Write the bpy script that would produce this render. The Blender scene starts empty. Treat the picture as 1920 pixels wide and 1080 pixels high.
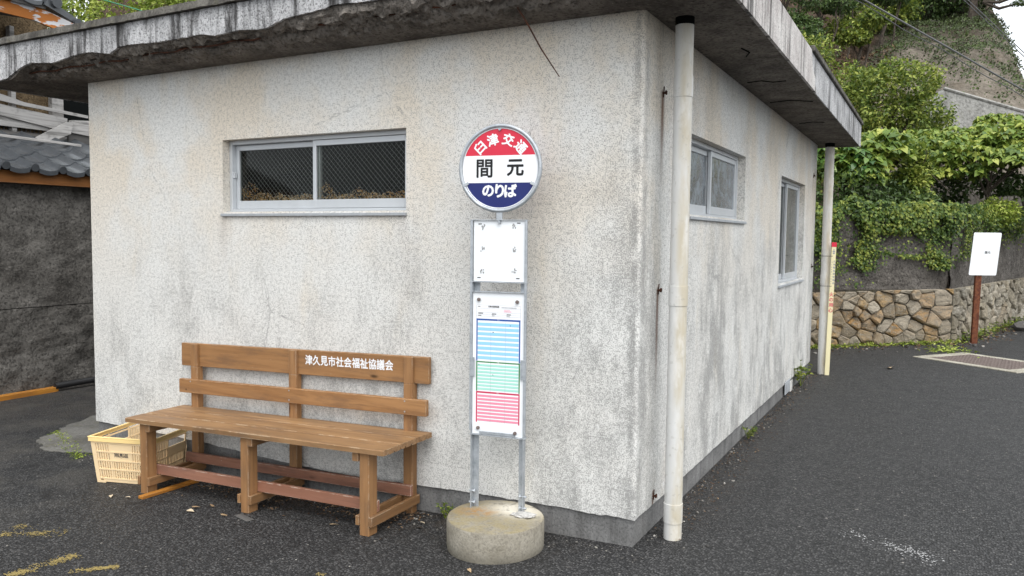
import bpy, bmesh, math, random
import numpy as np
from mathutils import Vector, Matrix, noise as mn
S = bpy.context.scene
COL = S.collection
R = math.radians
rnd = random.Random(7)

# ------------------------------------------------------------------ camera
cam = bpy.data.cameras.new('camera')
cam.sensor_width = 36.0
cam.lens = 27.73
cam.clip_start = 0.05
cam.clip_end = 1500
camo = bpy.data.objects.new('camera', cam)
COL.objects.link(camo)
r_ = Vector((0.87974, 0.47534, 0.01056)); u_ = Vector((-0.04024, 0.05229, 0.99782)); f_ = Vector((-0.47375, 0.87825, -0.06513))
camo.matrix_world = Matrix(((r_.x, u_.x, -f_.x, 1.27858), (r_.y, u_.y, -f_.y, -3.6837), (r_.z, u_.z, -f_.z, 1.55), (0, 0, 0, 1)))
S.camera = camo
# ------------------------------------------------------------------ light: overcast daylight
W = bpy.data.worlds.new('World'); S.world = W; W.use_nodes = True
wn = W.node_tree; wn.nodes.clear()
sky = wn.nodes.new('ShaderNodeTexSky'); sky.sky_type = 'NISHITA'; sky.sun_disc = False
SUN_EL, SUN_AZ = R(60), R(42)      # azimuth measured from -Y towards +X
sky.sun_elevation = SUN_EL
sky.air_density = 1.0; sky.dust_density = 4.0; sky.ozone_density = 1.0
hs = wn.nodes.new('ShaderNodeHueSaturation'); hs.inputs['Saturation'].default_value = 0.18
bg = wn.nodes.new('ShaderNodeBackground'); bg.inputs['Strength'].default_value = 0.15
wo = wn.nodes.new('ShaderNodeOutputWorld')
ov = wn.nodes.new('ShaderNodeMix'); ov.data_type = 'RGBA'; ov.inputs[0].default_value = 0.65      # cloud cover: an even pale veil over the clear sky
ov.inputs[7].default_value = (2.55, 2.72, 2.85, 1)
wn.links.new(sky.outputs[0], hs.inputs['Color']); wn.links.new(hs.outputs[0], ov.inputs[6]); wn.links.new(ov.outputs[2], bg.inputs[0]); wn.links.new(bg.outputs[0], wo.inputs[0])
sd = Vector((math.sin(SUN_AZ) * math.cos(SUN_EL), -math.cos(SUN_AZ) * math.cos(SUN_EL), math.sin(SUN_EL)))
sky.sun_rotation = math.atan2(sd.x, sd.y)
sl = bpy.data.lights.new('sun', 'SUN'); sl.energy = 0.5; sl.angle = R(60); sl.color = (1.0, 0.97, 0.92)
so = bpy.data.objects.new('sun', sl); COL.objects.link(so)
so.rotation_euler = (-sd).to_track_quat('-Z', 'Y').to_euler()
S.view_settings.view_transform = 'Standard'; S.view_settings.look = 'None'
S.view_settings.exposure = 1.72; S.view_settings.gamma = 1.0
S.view_settings.use_curve_mapping = False

# ------------------------------------------------------------------ helpers
class MB:
    """collects shapes in one bmesh; build() links them as one mesh object"""
    def __init__(s): s.bm = bmesh.new(); s.mi = 0
    def _fin(s, geom):
        for f in geom: f.material_index = s.mi
    def box(s, c, d, rot=None, bev=0.0, seg=1):
        M = Matrix.Translation(c)
        if rot is not None: M = M @ (rot if isinstance(rot, Matrix) else Matrix.Rotation(rot, 4, 'Z'))
        M = M @ Matrix.Diagonal((d[0], d[1], d[2], 1))
        n0 = len(s.bm.faces)
        r = bmesh.ops.create_cube(s.bm, size=1, matrix=M)
        if bev > 0:
            es = list({e for v in r['verts'] for e in v.link_edges})
            bmesh.ops.bevel(s.bm, geom=es, offset=bev, segments=seg, affect='EDGES', profile=0.5)
        s.bm.faces.ensure_lookup_table()
        s._fin(s.bm.faces[n0:]); return s
    def b2(s, x0, x1, y0, y1, z0, z1, bev=0.0):
        return s.box(((x0 + x1) / 2, (y0 + y1) / 2, (z0 + z1) / 2), (abs(x1 - x0), abs(y1 - y0), abs(z1 - z0)), None, bev)
    def tube(s, pts, r, n=8, cap=True):
        pts = [Vector(p) for p in pts]; rings = []
        rr = r if isinstance(r, (list, tuple)) else [r] * len(pts)
        ref = None
        for i, p in enumerate(pts):
            t = (pts[min(i + 1, len(pts) - 1)] - pts[max(i - 1, 0)]).normalized()
            if ref is None: ref = Vector((0, 0, 1)) if abs(t.z) < .9 else Vector((1, 0, 0))
            a = t.cross(ref).normalized(); b = a.cross(t).normalized(); ref = b
            rings.append([s.bm.verts.new(p + (a * math.cos(2 * math.pi * k / n) + b * math.sin(2 * math.pi * k / n)) * rr[i]) for k in range(n)])
        fs = []
        for A, B in zip(rings, rings[1:]):
            for k in range(n): fs.append(s.bm.faces.new((A[k], A[(k + 1) % n], B[(k + 1) % n], B[k])))
        if cap:
            fs.append(s.bm.faces.new(rings[0])); fs.append(s.bm.faces.new(list(reversed(rings[-1]))))
        s._fin(fs); return s
    def lathe(s, prof, c=(0, 0, 0), n=32):
        rings = []
        for (r, z) in prof:
            rings.append([s.bm.verts.new((c[0] + r * math.cos(2 * math.pi * k / n), c[1] + r * math.sin(2 * math.pi * k / n), c[2] + z)) for k in range(n)])
        fs = []
        for A, B in zip(rings, rings[1:]):
            for k in range(n): fs.append(s.bm.faces.new((A[k], A[(k + 1) % n], B[(k + 1) % n], B[k])))
        if prof[0][0] > 0: fs.append(s.bm.faces.new(list(reversed(rings[0]))))
        if prof[-1][0] > 0: fs.append(s.bm.faces.new(rings[-1]))
        s._fin(fs); return s
    def prism(s, poly, fn, a, b):
        """poly: 2-D outline, fn(u,v,w)->xyz, extruded from w=a to w=b"""
        A = [s.bm.verts.new(fn(u, v, a)) for u, v in poly]; B = [s.bm.verts.new(fn(u, v, b)) for u, v in poly]
        n = len(poly); fs = [s.bm.faces.new(list(reversed(A))), s.bm.faces.new(B)]
        for k in range(n): fs.append(s.bm.faces.new((A[k], A[(k + 1) % n], B[(k + 1) % n], B[k])))
        s._fin(fs); return s
    def face(s, pts):
        f = s.bm.faces.new([s.bm.verts.new(p) for p in pts]); s._fin([f]); return s
    def loft(s, rows, closed=False):
        vs = [[s.bm.verts.new(p) for p in r] for r in rows]; fs = []
        for A, B in zip(vs, vs[1:]):
            m = len(A)
            for k in range(m if closed else m - 1): fs.append(s.bm.faces.new((A[k], A[(k + 1) % m], B[(k + 1) % m], B[k])))
        s._fin(fs); return s
    def ball(s, c, rad, sub=1, amp=0.0, seed=0, sc=(1, 1, 1)):
        n0 = len(s.bm.faces)
        r = bmesh.ops.create_icosphere(s.bm, subdivisions=sub, radius=1)
        for v in r['verts']:
            k = 1 + amp * mn.noise(v.co * 1.7 + Vector((seed * 3.1, seed * 1.7, seed)))
            v.co = Vector((c[0] + v.co.x * rad * k * sc[0], c[1] + v.co.y * rad * k * sc[1], c[2] + v.co.z * rad * k * sc[2]))
        s.bm.faces.ensure_lookup_table(); s._fin(s.bm.faces[n0:]); return s
    def xf(s, fn):
        for v in s.bm.verts: v.co = Vector(fn(*v.co))
        return s
    def mesh(s, name, m, smooth=False):
        bmesh.ops.recalc_face_normals(s.bm, faces=s.bm.faces)
        me = bpy.data.meshes.new(name); s.bm.to_mesh(me); s.bm.free()
        for x in (m if isinstance(m, (list, tuple)) else [m]): me.materials.append(x)
        if smooth:
            me.polygons.foreach_set('use_smooth', [True] * len(me.polygons)); me.set_sharp_from_angle(angle=R(38))
        return me
    def build(s, name, m, parent=None, smooth=False, loc=None):
        return link(name, s.mesh(name, m, smooth), parent, loc)

def link(name, data, parent=None, loc=None, rotz=None):
    o = bpy.data.objects.new(name, data); COL.objects.link(o)
    if parent is not None: o.parent = parent
    if loc is not None: o.location = loc
    if rotz is not None: o.rotation_euler = (0, 0, rotz)
    return o

def tag(o, label=None, cat=None, group=None, kind=None):
    if label: o['label'] = label
    if cat: o['category'] = cat
    if group: o['group'] = group
    if kind: o['kind'] = kind
    return o

def empty(name, loc, rz=0.0):
    o = bpy.data.objects.new(name, None); COL.objects.link(o); o.empty_display_size = 0.1
    o.location = loc; o.rotation_euler = (0, 0, rz); return o

def np_mesh(name, V, F, mats, smooth=False):
    me = bpy.data.meshes.new(name)
    V = np.asarray(V, np.float32); F = np.asarray(F, np.int32)
    me.vertices.add(len(V)); me.vertices.foreach_set('co', V.ravel())
    k = F.shape[1]
    me.loops.add(F.size); me.loops.foreach_set('vertex_index', F.ravel())
    me.polygons.add(len(F)); me.polygons.foreach_set('loop_start', np.arange(0, F.size, k, dtype=np.int32))
    me.update(calc_edges=True); me.validate()
    for m in (mats if isinstance(mats, (list, tuple)) else [mats]): me.materials.append(m)
    if smooth: me.polygons.foreach_set('use_smooth', [True] * len(me.polygons))
    return me

def text_geo(body, size, offset=0.0):
    cu = bpy.data.curves.new('lettering', 'FONT'); cu.body = body; cu.size = size; cu.offset = offset
    cu.align_x = 'CENTER'; cu.align_y = 'CENTER'; cu.resolution_u = 3
    o = bpy.data.objects.new('lettering', cu); COL.objects.link(o)
    dg = bpy.context.evaluated_depsgraph_get()
    me = bpy.data.meshes.new_from_object(o.evaluated_get(dg))
    V = [v.co.copy() for v in me.vertices]; F = [tuple(p.vertices) for p in me.polygons]
    bpy.data.objects.remove(o); bpy.data.curves.remove(cu); bpy.data.meshes.remove(me)
    if V:   # centre on ink
        cx = (min(v.x for v in V) + max(v.x for v in V)) / 2; cy = (min(v.y for v in V) + max(v.y for v in V)) / 2
        if len(body) == 1: V = [Vector((v.x - cx, v.y - cy, 0)) for v in V]
    return V, F

class TextMB:
    """joins pieces of lettering; each piece drawn by a map (u right, v up, d towards the reader) -> xyz; bold by overlaid strokes"""
    def __init__(s): s.V = []; s.F = []
    def add(s, body, size, fn, bold=0.0, rot=0.0, du=0.0, dv=0.0, sx=1.0):
        V, F = text_geo(body, size); c, si = math.cos(rot), math.sin(rot)
        sh8 = [(0, 0)] + ([(bold * math.cos(a * math.pi / 4), bold * math.sin(a * math.pi / 4)) for a in range(8)] if bold > 0 else [])
        for k, (ox, oy) in enumerate(sh8):
            n = len(s.V)
            for v in V:
                x, y = v.x * sx + ox, v.y + oy
                s.V.append(fn(x * c - y * si + du, x * si + y * c + dv, .00002 * k))
            s.F += [tuple(i + n for i in f) for f in F]
        return s
    def rect(s, u0, u1, v0, v1, fn):
        n = len(s.V); s.V += [fn(u0, v0), fn(u1, v0), fn(u1, v1), fn(u0, v1)]; s.F.append((n, n + 1, n + 2, n + 3)); return s
    def build(s, name, m, parent):
        me = bpy.data.meshes.new(name); me.from_pydata([tuple(v) for v in s.V], [], s.F); me.materials.append(m)
        return link(name, me, parent)

def fbm(x, y, z, o=3):
    return mn.fractal(Vector((x, y, z)), 0.8, 2.0, o)

# ---- materials
class Mat:
    def __init__(s, name, rough=0.8, spec=0.3, color=None, metal=0.0):
        s.m = bpy.data.materials.new(name); s.m.use_nodes = True; s.t = s.m.node_tree
        s.b = s.t.nodes['Principled BSDF']; s.out = s.t.nodes['Material Output']
        s.b.inputs['Roughness'].default_value = rough; s.b.inputs['Specular IOR Level'].default_value = spec
        s.b.inputs['Metallic'].default_value = metal
        if color is not None: s.b.inputs['Base Color'].default_value = (*color, 1)
    def put(s, sock, v):
        if isinstance(v, bpy.types.NodeSocket): s.t.links.new(v, sock)
        elif isinstance(v, (tuple, list)) and sock.type == 'RGBA': sock.default_value = (*v[:3], 1)
        else: sock.default_value = v
    def node(s, ty, **kw):
        n = s.t.nodes.new('ShaderNode' + ty)
        for k, v in kw.items(): setattr(n, k, v)
        return n
    def pos(s): return s.node('NewGeometry').outputs['Position']
    def obj(s): return s.node('TexCoord').outputs['Object']
    def island(s): return s.node('NewGeometry').outputs['Random Per Island']
    def orand(s): return s.node('ObjectInfo').outputs['Random']
    def map(s, v, scale=(1, 1, 1), loc=(0, 0, 0), rot=(0, 0, 0)):
        n = s.node('Mapping'); s.put(n.inputs['Vector'], v); n.inputs['Scale'].default_value = scale; n.inputs['Location'].default_value = loc
        n.inputs['Rotation'].default_value = rot; return n.outputs[0]
    def noise(s, v, scale, detail=3, rough=0.6, dist=0.0):
        n = s.node('TexNoise'); s.put(n.inputs['Vector'], v); n.inputs['Scale'].default_value = scale; n.inputs['Detail'].default_value = detail
        n.inputs['Roughness'].default_value = rough; n.inputs['Distortion'].default_value = dist; return n.outputs['Fac']
    def vor(s, v, scale, feature='F1', out='Distance'):
        n = s.node('TexVoronoi', feature=feature); s.put(n.inputs['Vector'], v); n.inputs['Scale'].default_value = scale; return n.outputs[out]
    def ramp(s, f, stops, interp='LINEAR'):
        n = s.node('ValToRGB'); s.put(n.inputs[0], f); cr = n.color_ramp; cr.interpolation = interp
        while len(cr.elements) < len(stops): cr.elements.new(0.5)
        for e, (p, c) in zip(cr.elements, stops):
            e.position = p; e.color = (*c, 1) if isinstance(c, (tuple, list)) else (c, c, c, 1)
        return n.outputs[0]
    def mth(s, op, a, b=0.0, clamp=False):
        n = s.node('Math', operation=op, use_clamp=clamp); s.put(n.inputs[0], a); s.put(n.inputs[1], b); return n.outputs[0]
    def step(s, v, a, b):
        n = s.node('MapRange', interpolation_type='SMOOTHSTEP'); s.put(n.inputs[0], v); s.put(n.inputs[1], a); s.put(n.inputs[2], b)
        return n.outputs[0]
    def mix(s, f, a, b, mode='MIX'):
        n = s.node('Mix', data_type='RGBA', blend_type=mode); s.put(n.inputs[0], f); s.put(n.inputs[6], a); s.put(n.inputs[7], b); return n.outputs[2]
    def sep(s, v):
        n = s.node('SeparateXYZ'); s.put(n.inputs[0], v); return n.outputs[0], n.outputs[1], n.outputs[2]
    def bump(s, h, strength=0.5, dist=0.01, normal=None):
        n = s.node('Bump'); s.put(n.inputs['Height'], h); n.inputs['Strength'].default_value = strength; n.inputs['Distance'].default_value = dist
        if normal is not None: s.put(n.inputs['Normal'], normal)
        s.put(s.b.inputs['Normal'], n.outputs[0]); return n.outputs[0]
    def col(s, c): s.put(s.b.inputs['Base Color'], c); return s
    def gauss(s, v, c, w):
        d = s.mth('DIVIDE', s.mth('SUBTRACT', v, c), w)
        return s.mth('POWER', 2.718, s.mth('MULTIPLY', s.mth('MULTIPLY', d, d), -1.0))

def simple(name, color, rough=0.7, spec=0.3, metal=0.0, var=0.15, scale=20, bump=0.0):
    M = Mat(name, rough, spec, None, metal); p = M.obj()
    n = M.noise(p, scale, 4)
    M.col(M.mix(n, tuple(c * (1 - var) for c in color), tuple(min(1, c * (1 + var)) for c in color)))
    if bump: M.bump(M.noise(p, scale * 6, 3), bump, 0.004)
    return M.m

def plaster():
    M = Mat('plaster', 0.92, 0.15); p = M.pos(); x, y, z = M.sep(p)
    grain = M.noise(p, 150, 2, 0.55); fine = M.noise(p, 270, 2, 0.6); coarse = M.noise(p, 48, 3, 0.6)
    g = M.mth('ADD', M.mth('ADD', M.mth('MULTIPLY', grain, 0.50), M.mth('MULTIPLY', coarse, 0.28)), M.mth('MULTIPLY', fine, 0.22))
    big = M.noise(p, 1.3, 4, 0.6)
    streak = M.noise(M.map(p, (7, 7, 0.5)), 1.0, 4, 0.65)
    streak2 = M.noise(M.map(p, (15, 15, 1.5)), 1.0, 6, 0.7, 0.5)
    low = M.step(z, 2.1, 0.3)                                # dirtier towards the foot
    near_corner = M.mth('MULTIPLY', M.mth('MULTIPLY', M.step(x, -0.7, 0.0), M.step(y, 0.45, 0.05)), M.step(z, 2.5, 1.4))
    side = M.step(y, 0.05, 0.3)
    patch = M.noise(M.map(p, (1.7, 1.7, 1.1), (3, 1, 0)), 1.0, 7, 0.68, 0.3)
    cloud = M.noise(M.map(p, (5, 5, 3.2), (7, 2, 4)), 1.0, 6, 0.7)
    vert = M.mth('ADD', M.mth('MULTIPLY', streak, 0.6), M.mth('MULTIPLY', streak2, 0.4))
    mott = M.mth('ADD', M.mth('MULTIPLY', cloud, 0.6), M.mth('MULTIPLY', vert, 0.4))
    dirt = M.mth('MULTIPLY', M.mth('MULTIPLY', M.step(patch, 0.42, 0.66), M.step(mott, 0.40, 0.62)), M.mth('ADD', M.mth('MULTIPLY', low, 1.0), 0.04))
    dirt = M.mth('ADD', dirt, M.mth('MULTIPLY', low, 0.08))
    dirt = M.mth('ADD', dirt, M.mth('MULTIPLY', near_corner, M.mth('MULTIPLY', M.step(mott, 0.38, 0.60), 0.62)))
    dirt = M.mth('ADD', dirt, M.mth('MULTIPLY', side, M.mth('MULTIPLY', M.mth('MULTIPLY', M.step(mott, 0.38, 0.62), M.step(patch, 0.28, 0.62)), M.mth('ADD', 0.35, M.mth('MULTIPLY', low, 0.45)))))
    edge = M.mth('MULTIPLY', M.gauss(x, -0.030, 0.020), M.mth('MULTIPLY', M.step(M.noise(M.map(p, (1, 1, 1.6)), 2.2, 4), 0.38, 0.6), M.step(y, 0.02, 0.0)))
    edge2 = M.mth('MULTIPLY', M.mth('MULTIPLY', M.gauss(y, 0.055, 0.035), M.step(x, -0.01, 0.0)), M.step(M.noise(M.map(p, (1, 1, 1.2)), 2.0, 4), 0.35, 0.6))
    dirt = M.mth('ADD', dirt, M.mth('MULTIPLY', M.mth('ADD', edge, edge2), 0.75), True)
    thr = M.mth('ADD', 0.452, M.mth('MULTIPLY', dirt, 0.075))
    speck = M.step(g, M.mth('ADD', thr, 0.06), M.mth('SUBTRACT', thr, 0.04))
    base = M.mix(M.step(z, 0.9, 2.3), (0.72, 0.705, 0.67), (0.72, 0.65, 0.55))
    base = M.mix(M.step(big, 0.62, 0.38), base, (0.735, 0.728, 0.70))
    warm = M.mth('MULTIPLY', M.step(M.noise(M.map(p, (3, 3, 1.0), (5, 2, 1)), 1.0, 4), 0.55, 0.75), 0.35)
    base = M.mix(warm, base, (0.68, 0.58, 0.43))
    base = M.mix(M.mth('MULTIPLY', dirt, 0.46), base, (0.30, 0.30, 0.295))
    c = M.mix(M.mth('MULTIPLY', speck, 0.56), base, (0.15, 0.146, 0.138))
    flake = M.mth('MULTIPLY', M.mth('MULTIPLY', M.step(M.noise(p, 7, 6, 0.75), 0.60, 0.64), M.step(x, -0.5, -0.05)), M.step(z, 1.9, 0.3))
    c = M.mix(M.mth('MULTIPLY', flake, 0.7), c, (0.74, 0.735, 0.715))
    crk = M.node('TexVoronoi', feature='DISTANCE_TO_EDGE'); M.put(crk.inputs['Vector'], M.map(p, (1, 1, 0.7), (0.3, 0.2, 0.1))); crk.inputs['Scale'].default_value = 0.9
    wob = M.mth('ADD', crk.outputs['Distance'], M.mth('MULTIPLY', M.mth('SUBTRACT', M.noise(p, 9, 4), 0.5), 0.05))
    hair = M.mth('MULTIPLY', M.step(M.mth('ABSOLUTE', wob), 0.0035, 0.001), M.step(M.noise(p, 1.1, 2), 0.5, 0.6))
    c = M.mix(M.mth('MULTIPLY', hair, 0.45), c, (0.2, 0.195, 0.19))
    # rust running down from the brackets on the side wall, ochre drips below the sill corners
    rust = None
    for (yy, z0, ln, w) in ((0.298, 2.29, 0.55, 0.026), (0.284, 1.275, 0.70, 0.019), (0.281, 0.20, 0.10, 0.012), (5.83, 2.26, 0.25, 0.015)):
        m = M.mth('MULTIPLY', M.gauss(y, yy, w), M.mth('MULTIPLY', M.step(z, z0 - ln, z0 - 0.06), M.step(z, z0 + 0.03, z0)))
        rust = m if rust is None else M.mth('ADD', rust, m)
    rust = M.mth('MULTIPLY', rust, side)
    for (xx, w) in ((-2.86, 0.05), (-1.39, 0.06)):
        m = M.mth('MULTIPLY', M.gauss(x, xx, w), M.mth('MULTIPLY', M.step(z, 1.1, 1.62), M.step(z, 1.70, 1.66)))
        rust = M.mth('ADD', rust, M.mth('MULTIPLY', m, M.mth('MULTIPLY', M.step(streak2, 0.35, 0.6), 0.22)))
    c = M.mix(M.mth('MINIMUM', M.mth('MULTIPLY', rust, 0.85), 0.85), c, (0.115, 0.047, 0.02))
    M.col(c); M.bump(g, 0.75, 0.006)
    return M.m

def concrete(name, base, dark, sc=3.0, grain=60, bump=0.6, dist=0.006, streaks=0.0, moss=0.0, speck=0.5):
    M = Mat(name, 0.92, 0.15); p = M.pos(); x, y, z = M.sep(p)
    a = M.noise(p, sc, 5, 0.65); g = M.noise(p, grain, 3, 0.65)
    c = M.mix(M.step(a, 0.3, 0.7), dark, base)
    c = M.mix(M.mth('MULTIPLY', M.step(g, 0.52, 0.34), speck), c, tuple(v * 0.25 for v in base))
    c = M.mix(M.mth('MULTIPLY', M.step(g, 0.60, 0.72), speck * 0.7), c, tuple(min(0.8, v * 1.7) for v in base))
    if streaks:
        st = M.noise(M.map(p, (8, 8, 0.9)), 1.0, 6, 0.70, 0.3)
        c = M.mix(M.mth('MULTIPLY', M.step(st, 0.48, 0.66), streaks), c, (0.03, 0.028, 0.027))
    if moss:
        c = M.mix(M.mth('MULTIPLY', M.step(M.noise(p, 9, 4), 0.5, 0.7), moss), c, (0.12, 0.11, 0.03))
    M.col(c); M.bump(M.mth('ADD', g, M.mth('MULTIPLY', a, 0.8)), bump, dist)
    return M.m

def asphalt():
    M = Mat('asphalt', 0.6, 0.4); p = M.pos(); x, y, z = M.sep(p)
    cell = M.node('TexVoronoi'); M.put(cell.inputs['Vector'], p); cell.inputs['Scale'].default_value = 82
    cs = M.sep(cell.outputs['Color'])
    d = cell.outputs['Distance']
    big = M.noise(p, 0.9, 5, 0.6); med = M.noise(p, 6, 4, 0.6); gr = M.noise(p, 60, 3, 0.7)
    base = M.mix(M.step(big, 0.3, 0.7), (0.020, 0.020, 0.021), (0.034, 0.034, 0.036))
    base = M.mix(M.mth('MULTIPLY', M.step(med, 0.5, 0.75), 0.4), base, (0.055, 0.054, 0.053))
    base = M.mix(M.mth('MULTIPLY', M.step(cs[0], 0.25, 0.95), 0.9), base, (0.115, 0.113, 0.112))
    base = M.mix(M.mth('MULTIPLY', M.step(gr, 0.50, 0.34), 0.85), base, (0.008, 0.008, 0.008))
    base = M.mix(M.mth('MULTIPLY', M.step(cs[1], 0.990, 0.997), M.step(med, 0.45, 0.6)), base, (0.33, 0.31, 0.28))
    base = M.mix(M.mth('MULTIPLY', M.step(d, 0.35, 0.62), 0.8), base, (0.009, 0.009, 0.009))
    # dusty, older alley surface; dust by bench and walls darkened as painted contact shade
    old = M.mth('MULTIPLY', M.step(x, -2.6, -4.4), M.step(M.noise(p, 2.2, 5), 0.42, 0.66))
    base = M.mix(M.mth('MULTIPLY', old, 0.5), base, (0.10, 0.092, 0.08))
    dust_shading = M.mth('MULTIPLY', M.mth('MULTIPLY', M.step(y, -0.55, -0.05), M.step(y, 0.2, 0.0)), M.mth('MULTIPLY', M.step(x, -3.9, -3.2), M.step(x, 0.0, -0.8)))
    dust_shading2 = M.mth('MULTIPLY', M.step(x, 0.42, 0.05), M.step(y, 0.2, 0.8))
    base = M.mix(M.mth('MULTIPLY', M.mth('MAXIMUM', dust_shading, dust_shading2), M.mth('MULTIPLY', M.step(M.noise(p, 16, 5), 0.42, 0.66), 0.65)), base, (0.055, 0.045, 0.036))
    seam = M.node('TexVoronoi', feature='DISTANCE_TO_EDGE'); M.put(seam.inputs['Vector'], M.map(p, (1, 1, 0), (.37, .81, 0))); seam.inputs['Scale'].default_value = 0.30
    sw_ = M.mth('ABSOLUTE', M.mth('ADD', seam.outputs['Distance'], M.mth('MULTIPLY', M.mth('SUBTRACT', M.noise(p, 3.5, 5), 0.5), 0.06)))
    base = M.mix(M.mth('MULTIPLY', M.mth('MULTIPLY', M.step(sw_, 0.004, 0.0015), M.step(M.noise(p, 0.8, 2), 0.46, 0.56)), 0.7), base, (0.008, 0.008, 0.008))
    spot = M.mth('MULTIPLY', M.step(M.noise(M.map(p, (1, 1, 1), (4, 9, 0)), 1.7, 5, 0.6), 0.60, 0.70), 0.35)
    base = M.mix(spot, base, (0.014, 0.014, 0.014))
    M.col(base)
    M.put(M.b.inputs['Roughness'], M.mth('ADD', 0.48, M.mth('MULTIPLY', med, 0.3)))
    h = M.mth('ADD', M.mth('MULTIPLY', M.mth('SUBTRACT', 1.0, d), 1.0), M.mth('ADD', M.mth('MULTIPLY', cs[2], 0.7), gr))
    M.bump(h, 1.0, 0.012)
    return M.m

def wood(name, c0, c1, axis='x', rough=0.6, worn=(0.45, 0.36, 0.26), wear=0.35, spec=0.35, knots=True):
    M = Mat(name, rough, spec); p = M.obj()
    sc = {'x': (1.2, 22, 22), 'z': (22, 22, 1.2), 'y': (22, 1.2, 22)}[axis]
    warp = M.noise(p, 2.5, 3)
    q = M.map(p, sc); n = M.noise(q, 1.0, 5, 0.65, 0.6)
    w = M.noise(M.map(p, tuple(v * 2.6 for v in sc)), 1.0, 3)
    c = M.mix(M.step(n, 0.3, 0.7), c0, c1)
    c = M.mix(M.mth('MULTIPLY', M.step(w, 0.55, 0.7), 0.35), c, tuple(v * 0.6 for v in c0))
    c = M.mix(M.mth('MULTIPLY', M.step(warp, 0.5, 0.75), 0.3), c, tuple(min(1, v * 1.3) for v in c1))
    c = M.mix(M.mth('MULTIPLY', M.orand(), 0.35), c, tuple(v * 0.72 for v in c0))
    c = M.mix(M.mth('MULTIPLY', M.step(M.noise(M.map(p, {'x': (1, 5, 5), 'z': (5, 5, 1), 'y': (5, 1, 5)}[axis], (1, 2, 3)), 2.2, 6, 0.7), 0.48, 0.66), 0.55), c, tuple(v * 0.5 + 0.025 for v in c0))
    if knots:
        k = M.vor(M.map(p, {'x': (3, 9, 9), 'z': (9, 9, 3), 'y': (9, 3, 9)}[axis]), 1.0)
        c = M.mix(M.step(k, 0.13, 0.04), c, tuple(v * 0.3 for v in c0))
    bv = M.node('Bevel', samples=4); bv.inputs[0].default_value = 0.006; dt = M.node('VectorMath', operation='DOT_PRODUCT'); M.t.links.new(bv.outputs[0], dt.inputs[0]); M.t.links.new(M.node('NewGeometry').outputs['Normal'], dt.inputs[1])
    pt = dt.outputs['Value']
    e = M.mth('MULTIPLY', M.step(pt, 0.99, 0.93), M.step(M.noise(p, 14, 5, 0.7), 0.46, 0.58))
    c = M.mix(M.mth('MULTIPLY', e, wear * 1.6, True), c, worn)
    ch = M.step(M.noise(M.map(p, {'x': (.35, 1, 1), 'z': (1, 1, .35), 'y': (1, .35, 1)}[axis]), 95, 2, 0.5), 0.74, 0.80)
    c = M.mix(M.mth('MULTIPLY', ch, wear), c, worn)
    M.col(c); M.bump(M.mth('ADD', n, M.mth('MULTIPLY', w, 0.5)), 0.3, 0.003)
    return M.m

def old_wood(name, c0, c1, axis):
    M = Mat(name, 0.9, 0.15); p = M.obj()
    sc = {'x': (.8, 16, 16), 'y': (16, .8, 16)}[axis]
    n = M.noise(M.map(p, sc), 1.0, 5, 0.7, 1.2)
    big = M.noise(p, 6, 4)
    c = M.mix(M.step(n, 0.26, 0.56), c0, c1)
    c = M.mix(M.mth('MULTIPLY', M.step(big, 0.55, 0.75), 0.5), c, tuple(v * 0.5 for v in c0))
    M.col(c); M.bump(n, 0.6, 0.006); return M.m

def leafy(name, dark, mid, light, use='island', rough=0.5, trans=0.25):
    M = Mat(name, rough, 0.35)
    r = M.island() if use == 'island' else M.orand()
    tone = M.noise(M.pos(), 1.6, 3)
    c = M.ramp(M.mth('ADD', M.mth('MULTIPLY', r, 0.7), M.mth('MULTIPLY', M.mth('SUBTRACT', tone, 0.35), 1.0)), [(0.1, dark), (0.5, mid), (0.95, light)])
    M.col(c)
    tb = M.node('BsdfTranslucent'); M.put(tb.inputs[0], c); mx = M.node('MixShader'); mx.inputs[0].default_value = trans
    M.t.links.new(M.b.outputs[0], mx.inputs[1]); M.t.links.new(tb.outputs[0], mx.inputs[2]); M.t.links.new(mx.outputs[0], M.out.inputs[0])
    return M.m

def glass(name, tint=0.75, refl=0.06, rough=0.03, dust_shading=0.06, pattern=False, dcol=(0.35, 0.36, 0.36)):
    M = Mat(name); M.t.nodes.remove(M.b); p = M.obj()
    tr = M.node('BsdfTransparent'); tr.inputs[0].default_value = (tint, tint * 1.02, tint, 1)
    gl = M.node('BsdfGlossy'); gl.inputs['Roughness'].default_value = rough; gl.inputs[0].default_value = (1, 1, 1, 1)
    fr = M.node('Fresnel'); fr.inputs[0].default_value = 1.17
    if pattern:
        b = M.node('Bump'); v = M.noise(M.map(p, (1, 1, 0.45)), 60, 3); M.put(b.inputs['Height'], v); b.inputs['Strength'].default_value = 0.35; b.inputs['Distance'].default_value = 0.01
        M.t.links.new(b.outputs[0], gl.inputs['Normal'])
    m1 = M.node('MixShader'); M.put(m1.inputs[0], M.mth('ADD', fr.outputs[0], refl, True))
    M.t.links.new(tr.outputs[0], m1.inputs[1]); M.t.links.new(gl.outputs[0], m1.inputs[2])
    df = M.node('BsdfDiffuse'); df.inputs[0].default_value = (*dcol, 1)
    m2 = M.node('MixShader'); M.put(m2.inputs[0], M.mth('MULTIPLY', M.step(M.noise(p, 9, 5, 0.7), 0.25, 0.75), dust_shading * 2))
    M.t.links.new(m1.outputs[0], m2.inputs[1]); M.t.links.new(df.outputs[0], m2.inputs[2]); M.t.links.new(m2.outputs[0], M.out.inputs[0])
    return M.m

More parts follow.
